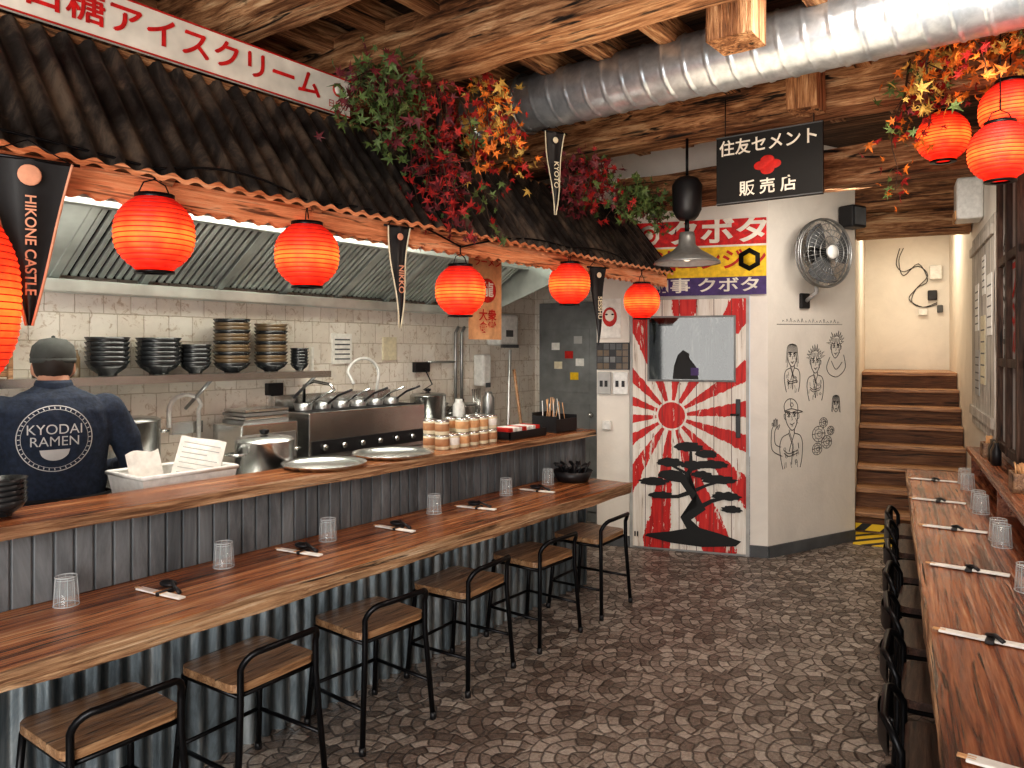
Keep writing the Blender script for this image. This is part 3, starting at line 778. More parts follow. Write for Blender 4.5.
for (x0, x1, y0, y1) in ((3.76, 4.16, 2.80, 2.81), (3.76, 4.16, 2.99, 3.0), (3.76, 3.77, 2.80, 3.0), (4.15, 4.16, 2.80, 3.0)): b.box(x0, x1, y0, y1, 1.05, 1.09, m_blackp)
for i in range(7): b.box(3.79 + i * .05, 3.83 + i * .05, 2.83, 2.97, 1.056, 1.11, m_paper if i % 3 else m_redtxt, .003)
b.obj('napkin_tray', F1)
b = B()
b.box(4.28, 4.54, 2.80, 3.0, 1.041, 1.05, m_blackp, .002)
for x in (4.28, 4.535): b.box(x, x + .006, 2.80, 3.0, 1.05, 1.15, m_blackp)
b.box(4.28, 4.54, 2.99, 3.0, 1.05, 1.17, m_blackp); b.box(4.28, 4.54, 2.80, 2.81, 1.05, 1.13, m_blackp)
for i in range(14):
    x = 4.31 + i * .016; b.tube([(x, 2.90 + random.uniform(-.03, .05), 1.05), (x + random.uniform(-.04, .04), 2.92, 1.22 + random.uniform(0, .06))], .003, m_beige if i % 3 else m_white, 5)
b.obj('chopstick_box', F1)
b = B()
b.lathe([(0, 0), (.10, 0), (.13, .07), (.125, .07), (.095, .006), (0, .006)], m_blackp, 24, T((4.20, 2.62, .751)))
for i in range(16):
    a = i * 1.7; rr = random.uniform(.02, .08); x = 4.20 + rr * math.cos(a); y = 2.62 + rr * math.sin(a)
    b.tube([(x, y, .77), (x + .03 * math.cos(a), y + .03 * math.sin(a), .84), (x + .07 * math.cos(a + .5), y + .06 * math.sin(a + .5), .86)], .009, m_blackp, 6)
b.obj('spoon_basket', F1)

def tumbler():
    b = B(); b.lathe([(.039, 0), (.033, .095), (.0, .095)], m_glass, 24)
    b.lathe([(.036, .0), (.030, .086), (0, .086)], m_glass, 24)
    for z in (.0, .094): b.tube([((.0392 - z * .062) * math.cos(a * math.pi / 12), (.0392 - z * .062) * math.sin(a * math.pi / 12), z + .001) for a in range(24)], .0018, m_grim, 5, True)
    b.tube([(.030 * math.cos(a * math.pi / 12), .030 * math.sin(a * math.pi / 12), .086) for a in range(24)], .0012, m_grim, 5, True)
    for a in range(10): b.tube([(.039 * math.cos(a * math.pi / 5), .039 * math.sin(a * math.pi / 5), .002), (.033 * math.cos(a * math.pi / 5), .033 * math.sin(a * math.pi / 5), .094)], .0009, m_grim, 4)
    return b
gl = tumbler().obj('upturned_glass_tumbler', F1 @ T((1.15, 2.70, .7515)))
for s in (1.72, 2.237, 2.936, 3.559, 4.00): dup(gl, 'upturned_glass_tumbler', F1 @ T((s, 2.68, .7515)))
for s, q in ((5.6, -.42), (5.38, -.42), (4.75, -.42), (4.62, -.42), (4.0, -.43), (3.88, -.43), (3.2, -.43), (2.4, -.43)): dup(gl, 'upturned_glass_tumbler', F2 @ T((s, q, .7515)))

def setting(spoon=True):
    b = B()
    b.box(-.115, .115, -.014, .014, .003, .010, m_paper, .002)
    b.tube([(-.13, -.004, .008), (-.10, -.004, .008)], .003, m_beige, 6); b.tube([(-.13, .004, .008), (-.10, .004, .008)], .003, m_beige, 6)
    b.box(-.02, .02, -.0145, .0145, .0085, .0105, m_beige if spoon else m_paper)
    if spoon:
        b.tube([(-.02, .06, .03), (.03, .035, .022), (.075, .02, .014)], [.005, .006, .008], m_blackp, 8)
        b.sphere((-.05, .07, .014), (.038, .024, .012), m_blackp); b.box(.0, .014, -.02, .05, .001, .014, m_blackp, .002)
    else:
        b.tube([(-.01, .02, .012), (.01, .0, .022), (.03, -.015, .012)], .006, m_blackp, 8)
        b.box(-.01, .01, -.025, .025, .001, .012, m_blackp, .002)
    return b
sg = setting().obj('chopsticks_and_spoon', F1 @ T((1.392, 2.55, .7505)) @ RZ(-82))
for s, q, a in ((2.02, 2.60, -80), (2.555, 2.58, -85), (3.15, 2.57, -78), (3.75, 2.59, -84)): dup(sg, 'chopsticks_and_spoon', F1 @ T((s, q, .7505)) @ RZ(a))
sg2 = setting(False); so = sg2.obj('wrapped_chopsticks', F2 @ T((4.14, -.27, .7505)) @ RZ(-100) @ SC(1.15, 1.2, 1))
for s, q in ((3.40, -.27), (2.6, -.26), (4.87, -.24), (5.63, -.25), (1.8, -.27)): dup(so, 'wrapped_chopsticks', F2 @ T((s, q, .7505)) @ RZ(-100 + random.uniform(-4, 4)) @ SC(1.15, 1.2, 1))
for s in (5.6, 4.3):
    b = B(); b.box(-.07, .07, -.04, .04, 0, .02, m_seat, .003)
    for (x0, x1, y0, y1) in ((-.07, .07, -.04, -.03), (-.07, .07, .03, .04), (-.07, -.06, -.04, .04), (.06, .07, -.04, .04)): b.box(x0, x1, y0, y1, 0, .09, m_seat, .002)
    for i in range(12): b.tube([(-.05 + i * .009, random.uniform(-.02, .02), .03), (-.05 + i * .009, random.uniform(-.02, .02), .13)], .004, m_beige, 5)
    b.obj('chopstick_holder', F2 @ T((s, -.55, .931)))
b = B()
for i in range(4):
    b.lathe([(0, 0), (.025, 0), (.025, .08), (.012, .11), (.012, .13), (0, .13)], m_bowl2 if i % 2 else m_blackp, 14, T((5.2 + i * .07, -.55, .931)))
b.obj('soy_sauce_bottles', F2)

# ------------------------------------------------------------------ KITCHEN END details
b = B()
b.box(6.12, 6.189, 3.50, 4.20, 0, 2.05, m_mgrey); b.box(6.10, 6.12, 3.54, 4.16, .1, 2.0, m_mgrey, .003)
for z in (.5, 1.2): b.box(6.095, 6.10, 3.62, 4.08, z, z + .6, m_mgrey, .003)
b.sphere((6.08, 3.60, 1.0), .025, m_steel)
for (y, z, m_) in ((3.68, 1.45, m_paper), (3.80, 1.52, m_redtxt), (3.92, 1.42, m_cream), (3.74, 1.32, m_yellow), (3.95, 1.6, m_paper), (3.70, 1.66, m_lgrey)): b.box(6.092, 6.095, y, y + .09, z, z + .07, m_)
b.obj('door_1', F1)
b = B(); b.box(5.40, 5.70, 4.14, 4.30, 1.64, 1.93, m_white, .03); b.box(5.42, 5.68, 4.13, 4.14, 1.62, 1.65, m_grey); b.box(5.50, 5.60, 4.135, 4.14, 1.72, 1.78, m_grey); b.obj('paper_towel_dispenser', F1)
b = B(); b.box(5.22, 5.34, 4.18, 4.30, 1.28, 1.56, m_white, .02); b.box(5.25, 5.31, 4.17, 4.18, 1.27, 1.31, m_grey); b.obj('wall_soap_dispenser', F1)
b = B()
for x in (4.95, 5.03): b.tube([(x, 4.27, .9), (x, 4.27, 1.75), (x + .04, 4.27, 1.8)], .014, m_steel2)
b.tube([(4.6, 4.27, 1.5), (4.95, 4.27, 1.5)], .01, m_steel2)
b.obj('water_pipes', F1)
b = B(); b.box(4.45, 4.62, 4.26, 4.30, 1.42, 1.50, m_blackp, .004); b.box(3.06, 3.18, 4.26, 4.30, 1.30, 1.38, m_blackp, .004)
b.tube([(4.55, 4.25, 1.44), (4.6, 4.22, 1.32), (4.5, 4.22, 1.28), (4.62, 4.24, 1.24)], .006, m_blackp); b.obj('kitchen_sockets', F1)
b = B()
for i in range(5): b.tube([(5.12 + i * .012, 4.17, .92), (5.09 + i * .026, 4.2, 1.26)], .006, m_steel, 6)
b.lathe([(0, 0), (.06, 0), (.06, .15), (.055, .15), (.055, .01), (0, .01)], m_steel, 20, T((5.13, 4.16, .9)))
b.obj('utensil_jar', F1)
b = B(); b.tube([(4.75, 3.5, 1.45), (4.8, 3.4, .6), (4.82, 3.38, 0)], .012, m_seat); b.tube([(4.70, 3.55, 0), (4.70, 3.5, 1.6)], .012, m_steel2)
b.box(4.66, 4.90, 3.30, 3.60, 0, .03, m_grey); b.obj('mop_and_broom', F1)

# ------------------------------------------------------------------ DOOR
b = B()
b.box(.275, 1.20, -.01, .05, 0, 2.03, m_lgrey)
b.box(.30, 1.175, -.035, -.01, .02, 2.0, m_door, .004)
b.box(.42, 1.10, -.045, -.034, 1.35, 1.87, m_mgrey, .004); b.box(.435, 1.085, -.048, -.045, 1.365, 1.855, m_win)
b.poly([(.62, -.0487, 1.37), (.63, -.0487, 1.47), (.67, -.0487, 1.51), (.66, -.0487, 1.56), (.70, -.0487, 1.60), (.75, -.0487, 1.57), (.745, -.0487, 1.51), (.80, -.0487, 1.47), (.82, -.0487, 1.37)], m_blacktxt)
b.box(.76, .82, -.0495, -.0489, 1.40, 1.46, m_purple)
b.box(1.10, 1.135, -.045, -.035, .92, 1.22, m_blackp, .003); b.tube([(1.118, -.045, 1.1), (1.118, -.075, 1.1), (1.06, -.08, 1.1)], .008, m_blackp)
def blob(cx, cz, rx, rz, seed, nn=48):
    p = []
    for i in range(nn):
        a = 2 * math.pi * i / nn; k = 1 + .16 * abs(math.sin(a * 4.5 + seed)) + .25 * noise.noise(Vector((math.cos(a) * 3, math.sin(a) * 3, seed)))
        p.append((cx + rx * k * math.cos(a), -.037, cz + rz * k * math.sin(a) * (.7 if math.sin(a) < 0 else 1)))
    return p
for i, (cx, cz, rx, rz) in enumerate([(.74, .83, .10, .04), (.88, .78, .08, .032), (.60, .70, .10, .036), (.92, .70, .11, .036), (.47, .545, .10, .035), (.62, .60, .11, .04), (.97, .585, .12, .036), (.78, .69, .09, .034), (1.03, .46, .10, .034), (.53, .44, .09, .03), (1.07, .36, .07, .03), (.84, .62, .07, .028)]):
    b.poly(blob(cx, cz, rx, rz, i * 3.3), m_blacktxt, T((0, -.0007 * i, 0)))
def flatbrush(pts, y=-.0385):
    L_, R_ = [], []
    for i, (x, z, r) in enumerate(pts):
        x0, z0, _ = pts[max(i - 1, 0)]; x1, z1, _ = pts[min(i + 1, len(pts) - 1)]
        dx, dz = x1 - x0, z1 - z0; l = math.hypot(dx, dz)
        L_.append((x - dz / l * r, y, z + dx / l * r)); R_.append((x + dz / l * r, y, z - dx / l * r))
    b.poly(L_ + R_[::-1], m_blacktxt)
flatbrush([(.80, .16, .05), (.72, .27, .042), (.84, .36, .036), (.78, .46, .03), (.70, .56, .024), (.76, .66, .018), (.76, .80, .01)])
flatbrush([(.82, .36, .02), (.92, .42, .015), (1.02, .45, .01)], -.0392); flatbrush([(.76, .48, .018), (.66, .44, .014), (.54, .43, .01)], -.0398)
flatbrush([(.74, .56, .014), (.60, .57, .01), (.47, .53, .008)], -.0404); flatbrush([(.80, .50, .014), (.88, .54, .01), (.97, .57, .008)], -.041)
flatbrush([(.74, .62, .012), (.66, .66, .01), (.60, .69, .008)], -.0407); flatbrush([(.77, .66, .012), (.86, .69, .01), (.92, .70, .008)], -.0402)
b.poly([(.42, -.0415, .13), (.60, -.0415, .16), (.8, -.0415, .21), (.98, -.0415, .17), (1.14, -.0415, .12), (1.10, -.0415, .08), (.85, -.0415, .055), (.6, -.0415, .07), (.40, -.0415, .11)], m_blacktxt)
for s, x in ((1, .32), (1, .34)): b.tube([(x, -.036, .1), (x, -.036, .14)], .006, m_blackp)
b.obj('door_2', WD)

b = B()
y = -.02
b.box(.30, 1.325, y, y + .006, 2.41, 2.62, m_red)
b.box(.30, 1.325, y, y + .006, 2.17, 2.41, m_yellow)
b.box(.40, 1.325, y, y + .006, 2.03, 2.17, m_purple)
b.tube([(.43, y - .004, 2.515), (.43, y - .002, 2.515)], .085, m_whitetxt, 10); b.tube([(.43, y - .006, 2.515), (.43, y - .004, 2.515)], .055, m_red, 24); b.tube([(.43, y - .008, 2.515), (.43, y - .006, 2.515)], .035, m_whitetxt, 8)
b.text('クボタ', .21, m_whitetxt, FT(.96, y - .004, 2.515), 1.25, bold=.03)
b.text('石油エンジン', .17, m_redtxt, FT(.82, y - .003, 2.295), 1.0, bold=.02)
b.tube([(1.2, y - .004, 2.30), (1.2, y - .002, 2.30)], .09, m_blacktxt, 6); b.tube([(1.2, y - .006, 2.30), (1.2, y - .004, 2.30)], .05, m_yellow, 6)
b.text('知事 クボタ', .12, m_whitetxt, FT(.86, y - .003, 2.10), 1.35, bold=.02)
b.box(.30, 1.325, y - .002, y, 2.405, 2.42, m_whitetxt)
b.obj('advertising_banner', WD)
b = B()
b.box(.02, .20, -.015, 0, 1.70, 2.02, m_paper); b.sphere((.11, -.017, 1.87), (.06, .006, .08), m_redtxt); b.sphere((.11, -.02, 1.88), (.04, .006, .05), m_whitetxt)
for x in (.085, .135): b.sphere((x, -.026, 1.89), (.011, .003, .007), m_blacktxt)
b.obj('demon_mask_picture', WD)
b = B(); b.box(.0, .27, -.015, 0, 1.44, 1.66, m_blackp)
for i in range(5):
    for j in range(4): b.box(.008 + i * .052, .052 + i * .052, -.018, -.015, 1.445 + j * .053, 1.492 + j * .053, random.choice([m_mgrey, m_bowl2, m_grey, m_grey, m_bowl2, m_blackp]))
b.obj('photo_collage', WD)
b = B(); b.box(.01, .12, -.03, 0, 1.24, 1.42, m_lgrey, .004); b.box(.14, .26, -.03, 0, 1.24, 1.42, m_white, .004)
for x in (.03, .07, .16, .21): b.box(x, x + .025, -.034, -.03, 1.30, 1.35, m_blackp)
b.obj('switch_panel', WD)
b = B(); b.box(.05, .12, -.035, 0, .95, 1.02, m_white, .004); b.obj('power_socket', WD)

# ------------------------------------------------------------------ angled wall: drawings, fan, speaker
b = B()
def cat(pts, k=4):
    if len(pts) < 3: return pts
    P = [pts[0]] + list(pts) + [pts[-1]]; out = []
    for i in range(1, len(P) - 2):
        for j in range(k):
            t = j / k; o = []
            for c in (0, 1):
                a, b1, c1, d1 = P[i - 1][c], P[i][c], P[i + 1][c], P[i + 2][c]
                o.append(.5 * (2 * b1 + (c1 - a) * t + (2 * a - 5 * b1 + 4 * c1 - d1) * t * t + (3 * b1 - a - 3 * c1 + d1) * t ** 3))
            out.append(tuple(o))
    out.append(pts[-1]); return out
def ln(pts, r=.0028): b.tube([(x, -.0015, z) for x, z in pts], r * 1.05, m_blacktxt, 4)
def circ(cx, cz, rx, rz, a0=0, a1=360, n=14): return [(cx + rx * math.cos(R(a0 + (a1 - a0) * i / n)), cz + rz * math.sin(R(a0 + (a1 - a0) * i / n))) for i in range(n + 1)]
def head(cx, cz, s, seed, lean=0, band=False, hair='spiky', cig=False):
    rnd = random.Random(seed)
    P = lambda *q: [(cx + (a + lean * c) * s, cz + c * s) for a, c in q]
    ln(cat(P((-.5, .25), (-.52, -.1), (-.42, -.5), (-.15, -.82), (.05, -.86), (.3, -.65), (.48, -.2), (.5, .25))))
    if hair == 'spiky':
        for i in range(11):
            a = R(5 + i * 16); r0 = .58; r1 = .85 + .3 * rnd.random()
            ln(P((r0 * math.cos(a), .15 + r0 * math.sin(a)), (r1 * math.cos(a + .16), .15 + r1 * math.sin(a + .16)), (r0 * math.cos(a + .27), .15 + r0 * math.sin(a + .27))), .0022)
        for i in range(6):
            x = -.42 + i * .15; ln(cat(P((x, .62), (x + .03, .35), (x + .09 * (1 if i % 2 else -1), .16))), .002)
    elif hair == 'cap':
        ln(cat(P((-.56, .22), (-.55, .60), (-.2, .88), (.25, .86), (.54, .58), (.56, .22)))); ln(cat(P((-.58, .22), (0, .34), (.58, .22)))); ln(cat(P((-.5, .16), (-.1, .12), (.5, .10), (.95, .14), (.58, .24))))
        ln(cat(P((0, .9), (-.02, .6), (.02, .34))), .0018); ln(circ(cx + .02 * s, cz + .56 * s, .13 * s, .11 * s), .002)
    else:
        for i in range(12):
            x = -.62 + i * .11; e = -1 if i < 6 else 1
            ln(cat(P((.0, .85), (x * .8, .7), (x, .2), (x * 1.15, -.5 - .5 * rnd.random()) if abs(x) > .42 else (x * .9, .18))), .0019)
    for e in (-1, 1):
        ln(cat(P((e * .38, .04), (e * .25, .12), (e * .10, .02))), .0032); ln(cat(P((e * .36, -.06), (e * .24, -.12), (e * .12, -.07))), .002)
        b.poly([(x, -.0035, z) for x, z in [(cx + (e * .24 + .055 * math.cos(t)) * s, cz + (-.01 + .075 * math.sin(t)) * s) for t in [k * math.pi / 5 for k in range(10)]]], m_blacktxt)
        ln(P((e * .42, .2), (e * .12, .14 if e > 0 else .2)), .003)
        if hair != 'long': ln(cat(P((e * .5, .0), (e * .62, .05), (e * .6, -.2), (e * .47, -.25))), .0022)
    ln(P((.0, -.05), (.05, -.28), (-.04, -.3)), .002); ln(cat(P((-.16, -.5), (0, -.55), (.2, -.46))), .0028); ln(P((-.05, -.63), (.08, -.62)), .002)
    for i in range(5): ln(P((.30 + .03 * i, -.2 - .05 * i), (.38 + .03 * i, -.32 - .05 * i)), .0014)
    if band: ln(cat(P((-.55, .34), (0, .42), (.55, .34))), .003); ln(cat(P((-.55, .22), (0, .3), (.55, .22))), .003); b.poly([(cx + .12 * s * math.cos(k), -.003, cz + .32 * s + .07 * s * math.sin(k)) for k in range(6)], m_blacktxt)
def robe(cx, cz, s, seed, hand=0):
    rnd = random.Random(seed)
    P = lambda *q: [(cx + a * s, cz + c * s) for a, c in q]
    ln(cat(P((-.2, -.8), (-.22, -1.0), (-.75, -1.2), (-.95, -1.7), (-.85, -2.4), (-.7, -2.9))))
    ln(cat(P((.25, -.8), (.25, -1.0), (.7, -1.15), (.9, -1.6), (.85, -2.4), (.7, -2.9))))
    ln(P((-.22, -1.0), (.1, -1.7), (.0, -2.7))); ln(P((.25, -1.0), (-.05, -1.6), (-.2, -2.0))); ln(P((-.12, -1.0), (.16, -1.66)), .002)
    ln(cat(P((-.6, -1.9), (-.2, -2.1), (.5, -1.95)))); ln(cat(P((-.6, -2.05), (-.2, -2.25), (.52, -2.1))))
    for i in range(14):
        x0 = rnd.uniform(-.75, .65); z0 = rnd.uniform(-2.7, -1.3); ln(P((x0, z0), (x0 + rnd.uniform(-.1, .1), z0 - .3)), .0015)
    for i in range(4):
        ln(circ(cx + rnd.uniform(-.6, .6) * s, cz + rnd.uniform(-2.6, -1.4) * s, .09 * s, .09 * s, n=8), .0016)
    if hand:
        h = hand
        ln(cat(P((h * .85, -1.7), (h * 1.3, -1.5), (h * 1.35, -.9), (h * 1.2, -.6)))); ln(cat(P((h * .75, -2.2), (h * 1.55, -1.8), (h * 1.6, -.9), (h * 1.5, -.6))))
        for k in range(4): ln(cat(P((h * (1.15 + k * .1), -.6), (h * (1.12 + k * .12), -.25 + .05 * k * (2 - k)), (h * (1.2 + k * .12), -.25 + .05 * k * (2 - k)), (h * (1.23 + k * .1), -.55))), .0022)
        ln(cat(P((h * 1.1, -.75), (h * .95, -.55), (h * 1.0, -.5), (h * 1.18, -.68))), .0022)
head(.28, 1.56, .105, 1, hair='long'); robe(.28, 1.56, .10, 1)
head(.56, 1.51, .11, 2, hair='spiky'); robe(.56, 1.51, .11, 2)
head(.82, 1.63, .11, 3, .1)
ln(cat([(.74, 1.54), (.70, 1.46), (.74, 1.40), (.84, 1.38), (.94, 1.45), (.92, 1.56)])); ln(cat([(.76, 1.51), (.82, 1.44), (.90, 1.50)]))
head(.27, 1.09, .14, 4, -.1, hair='cap'); robe(.27, 1.09, .145, 4, -1)
for (cx, cz, rr) in ((.60, .92, .08), (.70, .85, .065), (.58, .80, .06), (.66, 1.01, .05), (.75, .94, .045)):
    ln(circ(cx, cz, rr, rr * .8), .0022); ln(circ(cx, cz, rr * .6, rr * .5), .0018); ln(circ(cx + .01, cz, rr * .3, rr * .25), .0018); ln([(cx - rr, cz), (cx + rr, cz + .01)], .0018)
    for a in range(0, 360, 45): ln([(cx + rr * .6 * math.cos(R(a)), cz + rr * .5 * math.sin(R(a))), (cx + rr * math.cos(R(a)), cz + rr * .8 * math.sin(R(a)))], .0016)
head(.82, 1.16, .08, 5, hair='long')
ln([(.10, 1.80), (.5, 1.805), (.9, 1.81)], .0018)
for i in range(16): ln([(.16 + i * .045, 1.82), (.17 + i * .045, 1.835 + .008 * (i % 3)), (.185 + i * .045, 1.822)], .0015)
b.obj('wall_line_drawings', WA)

b = B()  # wall fan
b.box(-.05, .05, -.03, 0, -.42, -.30, m_blackp, .008)
b.tube([(0, -.03, -.36), (0, -.12, -.30), (0, -.15, -.1), (0, -.13, 0)], .017, m_lgrey)
FM = T((0, -.17, 0)) @ RX(90) @ RY(-8)
b.lathe([(0, -.10), (.06, -.10), (.075, -.03), (.06, 0), (0, .0)], m_blackp, 24, FM)
for rr, zz in ((.265, .03), (.262, .05), (.22, .085), (.17, .098), (.12, .105), (.06, .11), (.26, .0), (.2, -.03), (.14, -.04)):
    b.tube([(rr * math.cos(a * math.pi / 20), rr * math.sin(a * math.pi / 20), zz) for a in range(40)], .0035 if rr < .25 else .007, m_steel2, 5, True, FM)
for a in range(0, 360, 10):
    c, s = math.cos(R(a)), math.sin(R(a))
    b.tube([(.04 * c, .04 * s, .11), (.17 * c, .17 * s, .098), (.265 * c, .265 * s, .04)], .0018, m_steel2, 4, M=FM)
    b.tube([(.07 * c, .07 * s, -.04), (.26 * c, .26 * s, .0)], .0018, m_steel2, 4, M=FM)
for a in (0, 120, 240):
    def bl(u, v, a=a):
        ang = R(a) + (v - .5) * (1.25) + .3 * u; r = .045 + .19 * u
        return Vector((r * math.cos(ang), r * math.sin(ang), .055 + .035 * (v - .5)))
    b.surf(bl, 8, 8, m_grey, FM)
b.lathe([(0, .12), (.05, .118), (.055, .105), (0, .10)], m_white, 20, FM)
b.obj('wall_fan', WA @ T((.41, 0, 2.35)))
b = B(); b.box(.82, 1.0, -.16, -.02, 2.60, 2.78, m_blackp, .015); b.box(.84, .98, -.165, -.16, 2.62, 2.76, m_grey); b.box(.89, .92, -.02, 0, 2.66, 2.72, m_blackp)
b.obj('wall_speaker', WA)

b = B()
b.box(10.42, 10.499, -.55, -.42, 2.45, 2.62, m_white, .01); b.box(10.44, 10.499, -.50, -.40, 2.2, 2.32, m_blackp, .01); b.box(10.44, 10.499, -.56, -.50, 2.05, 2.14, m_grey, .01); b.box(10.44, 10.499, -.40, -.30, 2.02, 2.10, m_white, .01)
for k in range(2):
    pp = [(-.1 - .04 * k, 2.85), (-.06 - k * .03, 2.66 + .04 * k), (-.14, 2.56 - .05 * k), (-.3, 2.62 + .03 * k), (-.4, 2.5 - .06 * k), (-.28, 2.35), (-.2 - .03 * k, 2.22 - .03 * k), (-.35, 2.12), (-.5, 2.15 + .02 * k)]
    b.tube([(10.485, y, z) for y, z in cat(pp)], .005, m_blackp, 6)
b.obj('electrical_boxes_and_cables', F2)

# ------------------------------------------------------------------ hanging shop sign
b = B()
b.box(-.30, .30, -.012, .012, -.20, .20, m_blacktxt, .003)
for (x0, x1, z0, z1) in ((-.30, .30, .190, .197), (-.30, .30, -.197, -.190)): b.box(x0, x1, -.0145, -.012, z0, z1, m_grey)
b.text('住友セメント', .096, m_whitetxt, FT(0, -.0135, .12), .98)
b.text('販 売 店', .092, m_whitetxt, FT(0, -.0135, -.125), 1.0)
for a in range(4): b.sphere((.038 * math.cos(R(a * 90)), -.013, .038 * .75 * math.sin(R(a * 90)) - .0), (.04, .002, .026), m_redtxt)
for x in (-.25, .25): b.tube([(x, 0, .19), (x, 0, .42)], .003, m_black, 6)
b.obj('hanging_shop_sign', F1 @ T((4.33, 1.40, 2.65)) @ RZ(-90))

b = B()
m_shade = plain('enamel_shade', (.36, .37, .36), .35, .5)
b.lathe([(.205, 0), (.21, .0), (.205, .015), (.15, .05), (.09, .085), (.055, .12), (.05, .17), (.045, .20), (0, .20)], m_shade, 32)
b.lathe([(.203, .003), (.145, .043), (.085, .078), (.05, .10), (0, .10)], m_white, 32)
b.sphere((0, 0, .05), .035, emis('lamp_bulb', (1, .8, .55), 1.5))
b.tube([(0, 0, .19), (0, 0, .30)], .014, m_black)
b.lathe([(0, .28), (.05, .28), (.07, .30), (.09, .34), (.095, .50), (.07, .54), (.02, .56), (0, .56)], m_blackp, 24)
b.tube([(0, 0, .55), (0, 0, .80)], .009, m_black)
b.obj('barn_pendant_lamp', T((1.117, 4.85, 2.15)))
b = B(); b.tube([(.35, -.02, 2.72), (.35, -.12, 2.72), (.42, -.2, 2.74), (.5, -.26, 2.70), (.52, -.28, 2.66)], .012, m_lgrey); b.lathe([(.0, .06), (.03, .05), (.08, 0), (.075, 0), (0, .04)], m_shade, 20, T((.52, -.28, 2.61))); b.obj('gooseneck_lamp', WD)

# ------------------------------------------------------------------ RIGHT WALL items
b = B(); b.box(6.72, 7.0, -.63, -.45, 2.60, 2.92, m_white, .02); b.box(6.74, 6.98, -.45, -.44, 2.60, 2.67, m_beige); b.obj('wall_heater_box', F2)
m_board = wood('whitewashed_boards', [(.3, (.20, .17, .14)), (.46, (.48, .44, .39)), (.62, (.72, .68, .62))], 2, .7, 1.2, 22, .5, crack=.5)
b = B()
for k in range(10): b.box(5.85 + k * .15, 5.99 + k * .15, -.63, -.605, 1.0, 2.5, m_board, .003)
for z in (1.08, 2.36): b.box(5.85, 7.34, -.605, -.585, z, z + .07, m_board, .003)
for x, z, w_, h_, m_ in ((5.95, 1.7, .28, .42, m_paper), (6.35, 1.35, .3, .5, m_cream), (6.8, 1.75, .26, .36, m_paper), (6.75, 1.25, .3, .35, m_lgrey), (6.35, 2.0, .2, .28, m_paper)):
    b.box(x, x + w_, -.605, -.60, z, z + h_, m_)
    for k in range(5): b.box(x + .03, x + w_ - .03, -.60, -.599, z + .05 + k * h_ * .17, z + .06 + k * h_ * .17, m_grey)
b.obj('board_panel_with_posters', F2)
b = B()
for x in (4.65, 5.05, 5.45): b.box(x, x + .06, -.63, -.58, 1.0, 2.7, m_dbeam, .004)
for z in (1.0, 1.5, 2.1, 2.65): b.box(4.65, 5.5, -.625, -.585, z, z + .05, m_dbeam, .004)
b.box(4.7, 5.48, -.63, -.61, 1.04, 2.65, m_lgrey)
b.text('祭\n酒\n場', .28, m_blacktxt, T((5.27, -.605, 1.85)) @ RZ(180) @ RX(90))
b.text('大\n漁', .3, m_redtxt, T((4.88, -.605, 1.85)) @ RZ(180) @ RX(90))
b.obj('timber_framed_poster_panel', F2)

# ------------------------------------------------------------------ FOLIAGE
def foliage(name, M, starts, n, weights, spread=.10, size=(.022, .045), droop=.5):
    b = B(); tb = {}
    for st_, en in starts:
        st_ = Vector(st_); en = Vector(en); pts = []
        for k in range(9):
            t = k / 8; p = st_.lerp(en, t); p.z += .10 * math.sin(math.pi * t) * (1 - droop)
            p += Vector((noise.noise(Vector((t * 3, st_.x * 5, 1))), noise.noise(Vector((t * 3, st_.x * 5, 5))), 0)) * .08 * t; pts.append(p)
        b.tube(pts, [.007 * (1 - .8 * k / 8) for k in range(9)], m_leafs[5], 5)
        for k in range(4):
            p = pts[random.randrange(2, 8)]; q = p + Vector((random.uniform(-.12, .12), random.uniform(-.12, .12), random.uniform(-.14, .04)))
            b.tube([p, q], .0025, m_leafs[5], 4)
        wl = random.choices(range(5), weights, k=3)
        for i in range(n):
            t = random.random() ** .8; p = pts[min(8, int(t * 8.99))] + Vector([random.gauss(0, spread * .55) for _ in range(3)])
            mi = random.choice(wl); sz = random.uniform(*size)
            Rm = Matrix.Rotation(random.uniform(0, 6.28), 4, 'Z') @ Matrix.Rotation(random.uniform(.6, 2.3), 4, 'X') @ Matrix.Rotation(random.uniform(0, 6.28), 4, 'Z')
            t_ = tb.setdefault(mi, bmesh.new())
            c = t_.verts.new(p); vs = []
            lobes = [(-90, .35), (-140, .25), (-160, .8), (170, .35), (150, 1.0), (125, .42), (90, 1.25), (55, .42), (30, 1.0), (10, .35), (-20, .8), (-40, .25)]
            for a, rr in lobes:
                v = Rm @ Vector((math.cos(R(a)) * rr * sz, math.sin(R(a)) * rr * sz, -.18 * rr * rr * sz)); vs.append(t_.verts.new(p + v))
            for q in range(12): t_.faces.new((c, vs[q], vs[(q + 1) % 12]))
    for mi, t_ in tb.items(): b.merge(t_, m_leafs[mi])
    return b.obj(name, M)
def st_(s0, s1, q0, q1, z0, z1, n, dz):
    r = []
    for i in range(n):
        x = random.uniform(s0, s1); y = random.uniform(q0, q1)
        r.append(((x, y, z1), (x + random.uniform(-.2, .2), y + random.uniform(-.12, .05), random.uniform(z0, z0 + dz))))
    return r
random.seed(11)
foliage('maple_garland', F1, st_(2.35, 2.62, 2.5, 2.64, 2.44, 2.86, 6, .25), 70, [0, 0, 9, 3, 0])
foliage('maple_garland', F1, st_(2.55, 2.95, 2.4, 2.56, 2.14, 2.86, 7, .2), 65, [5, 1, 2, 6, 0])
foliage('maple_garland', F1, st_(2.9, 3.1, 2.35, 2.5, 2.48, 2.95, 4, .2), 70, [1, 9, 0, 0, 6])
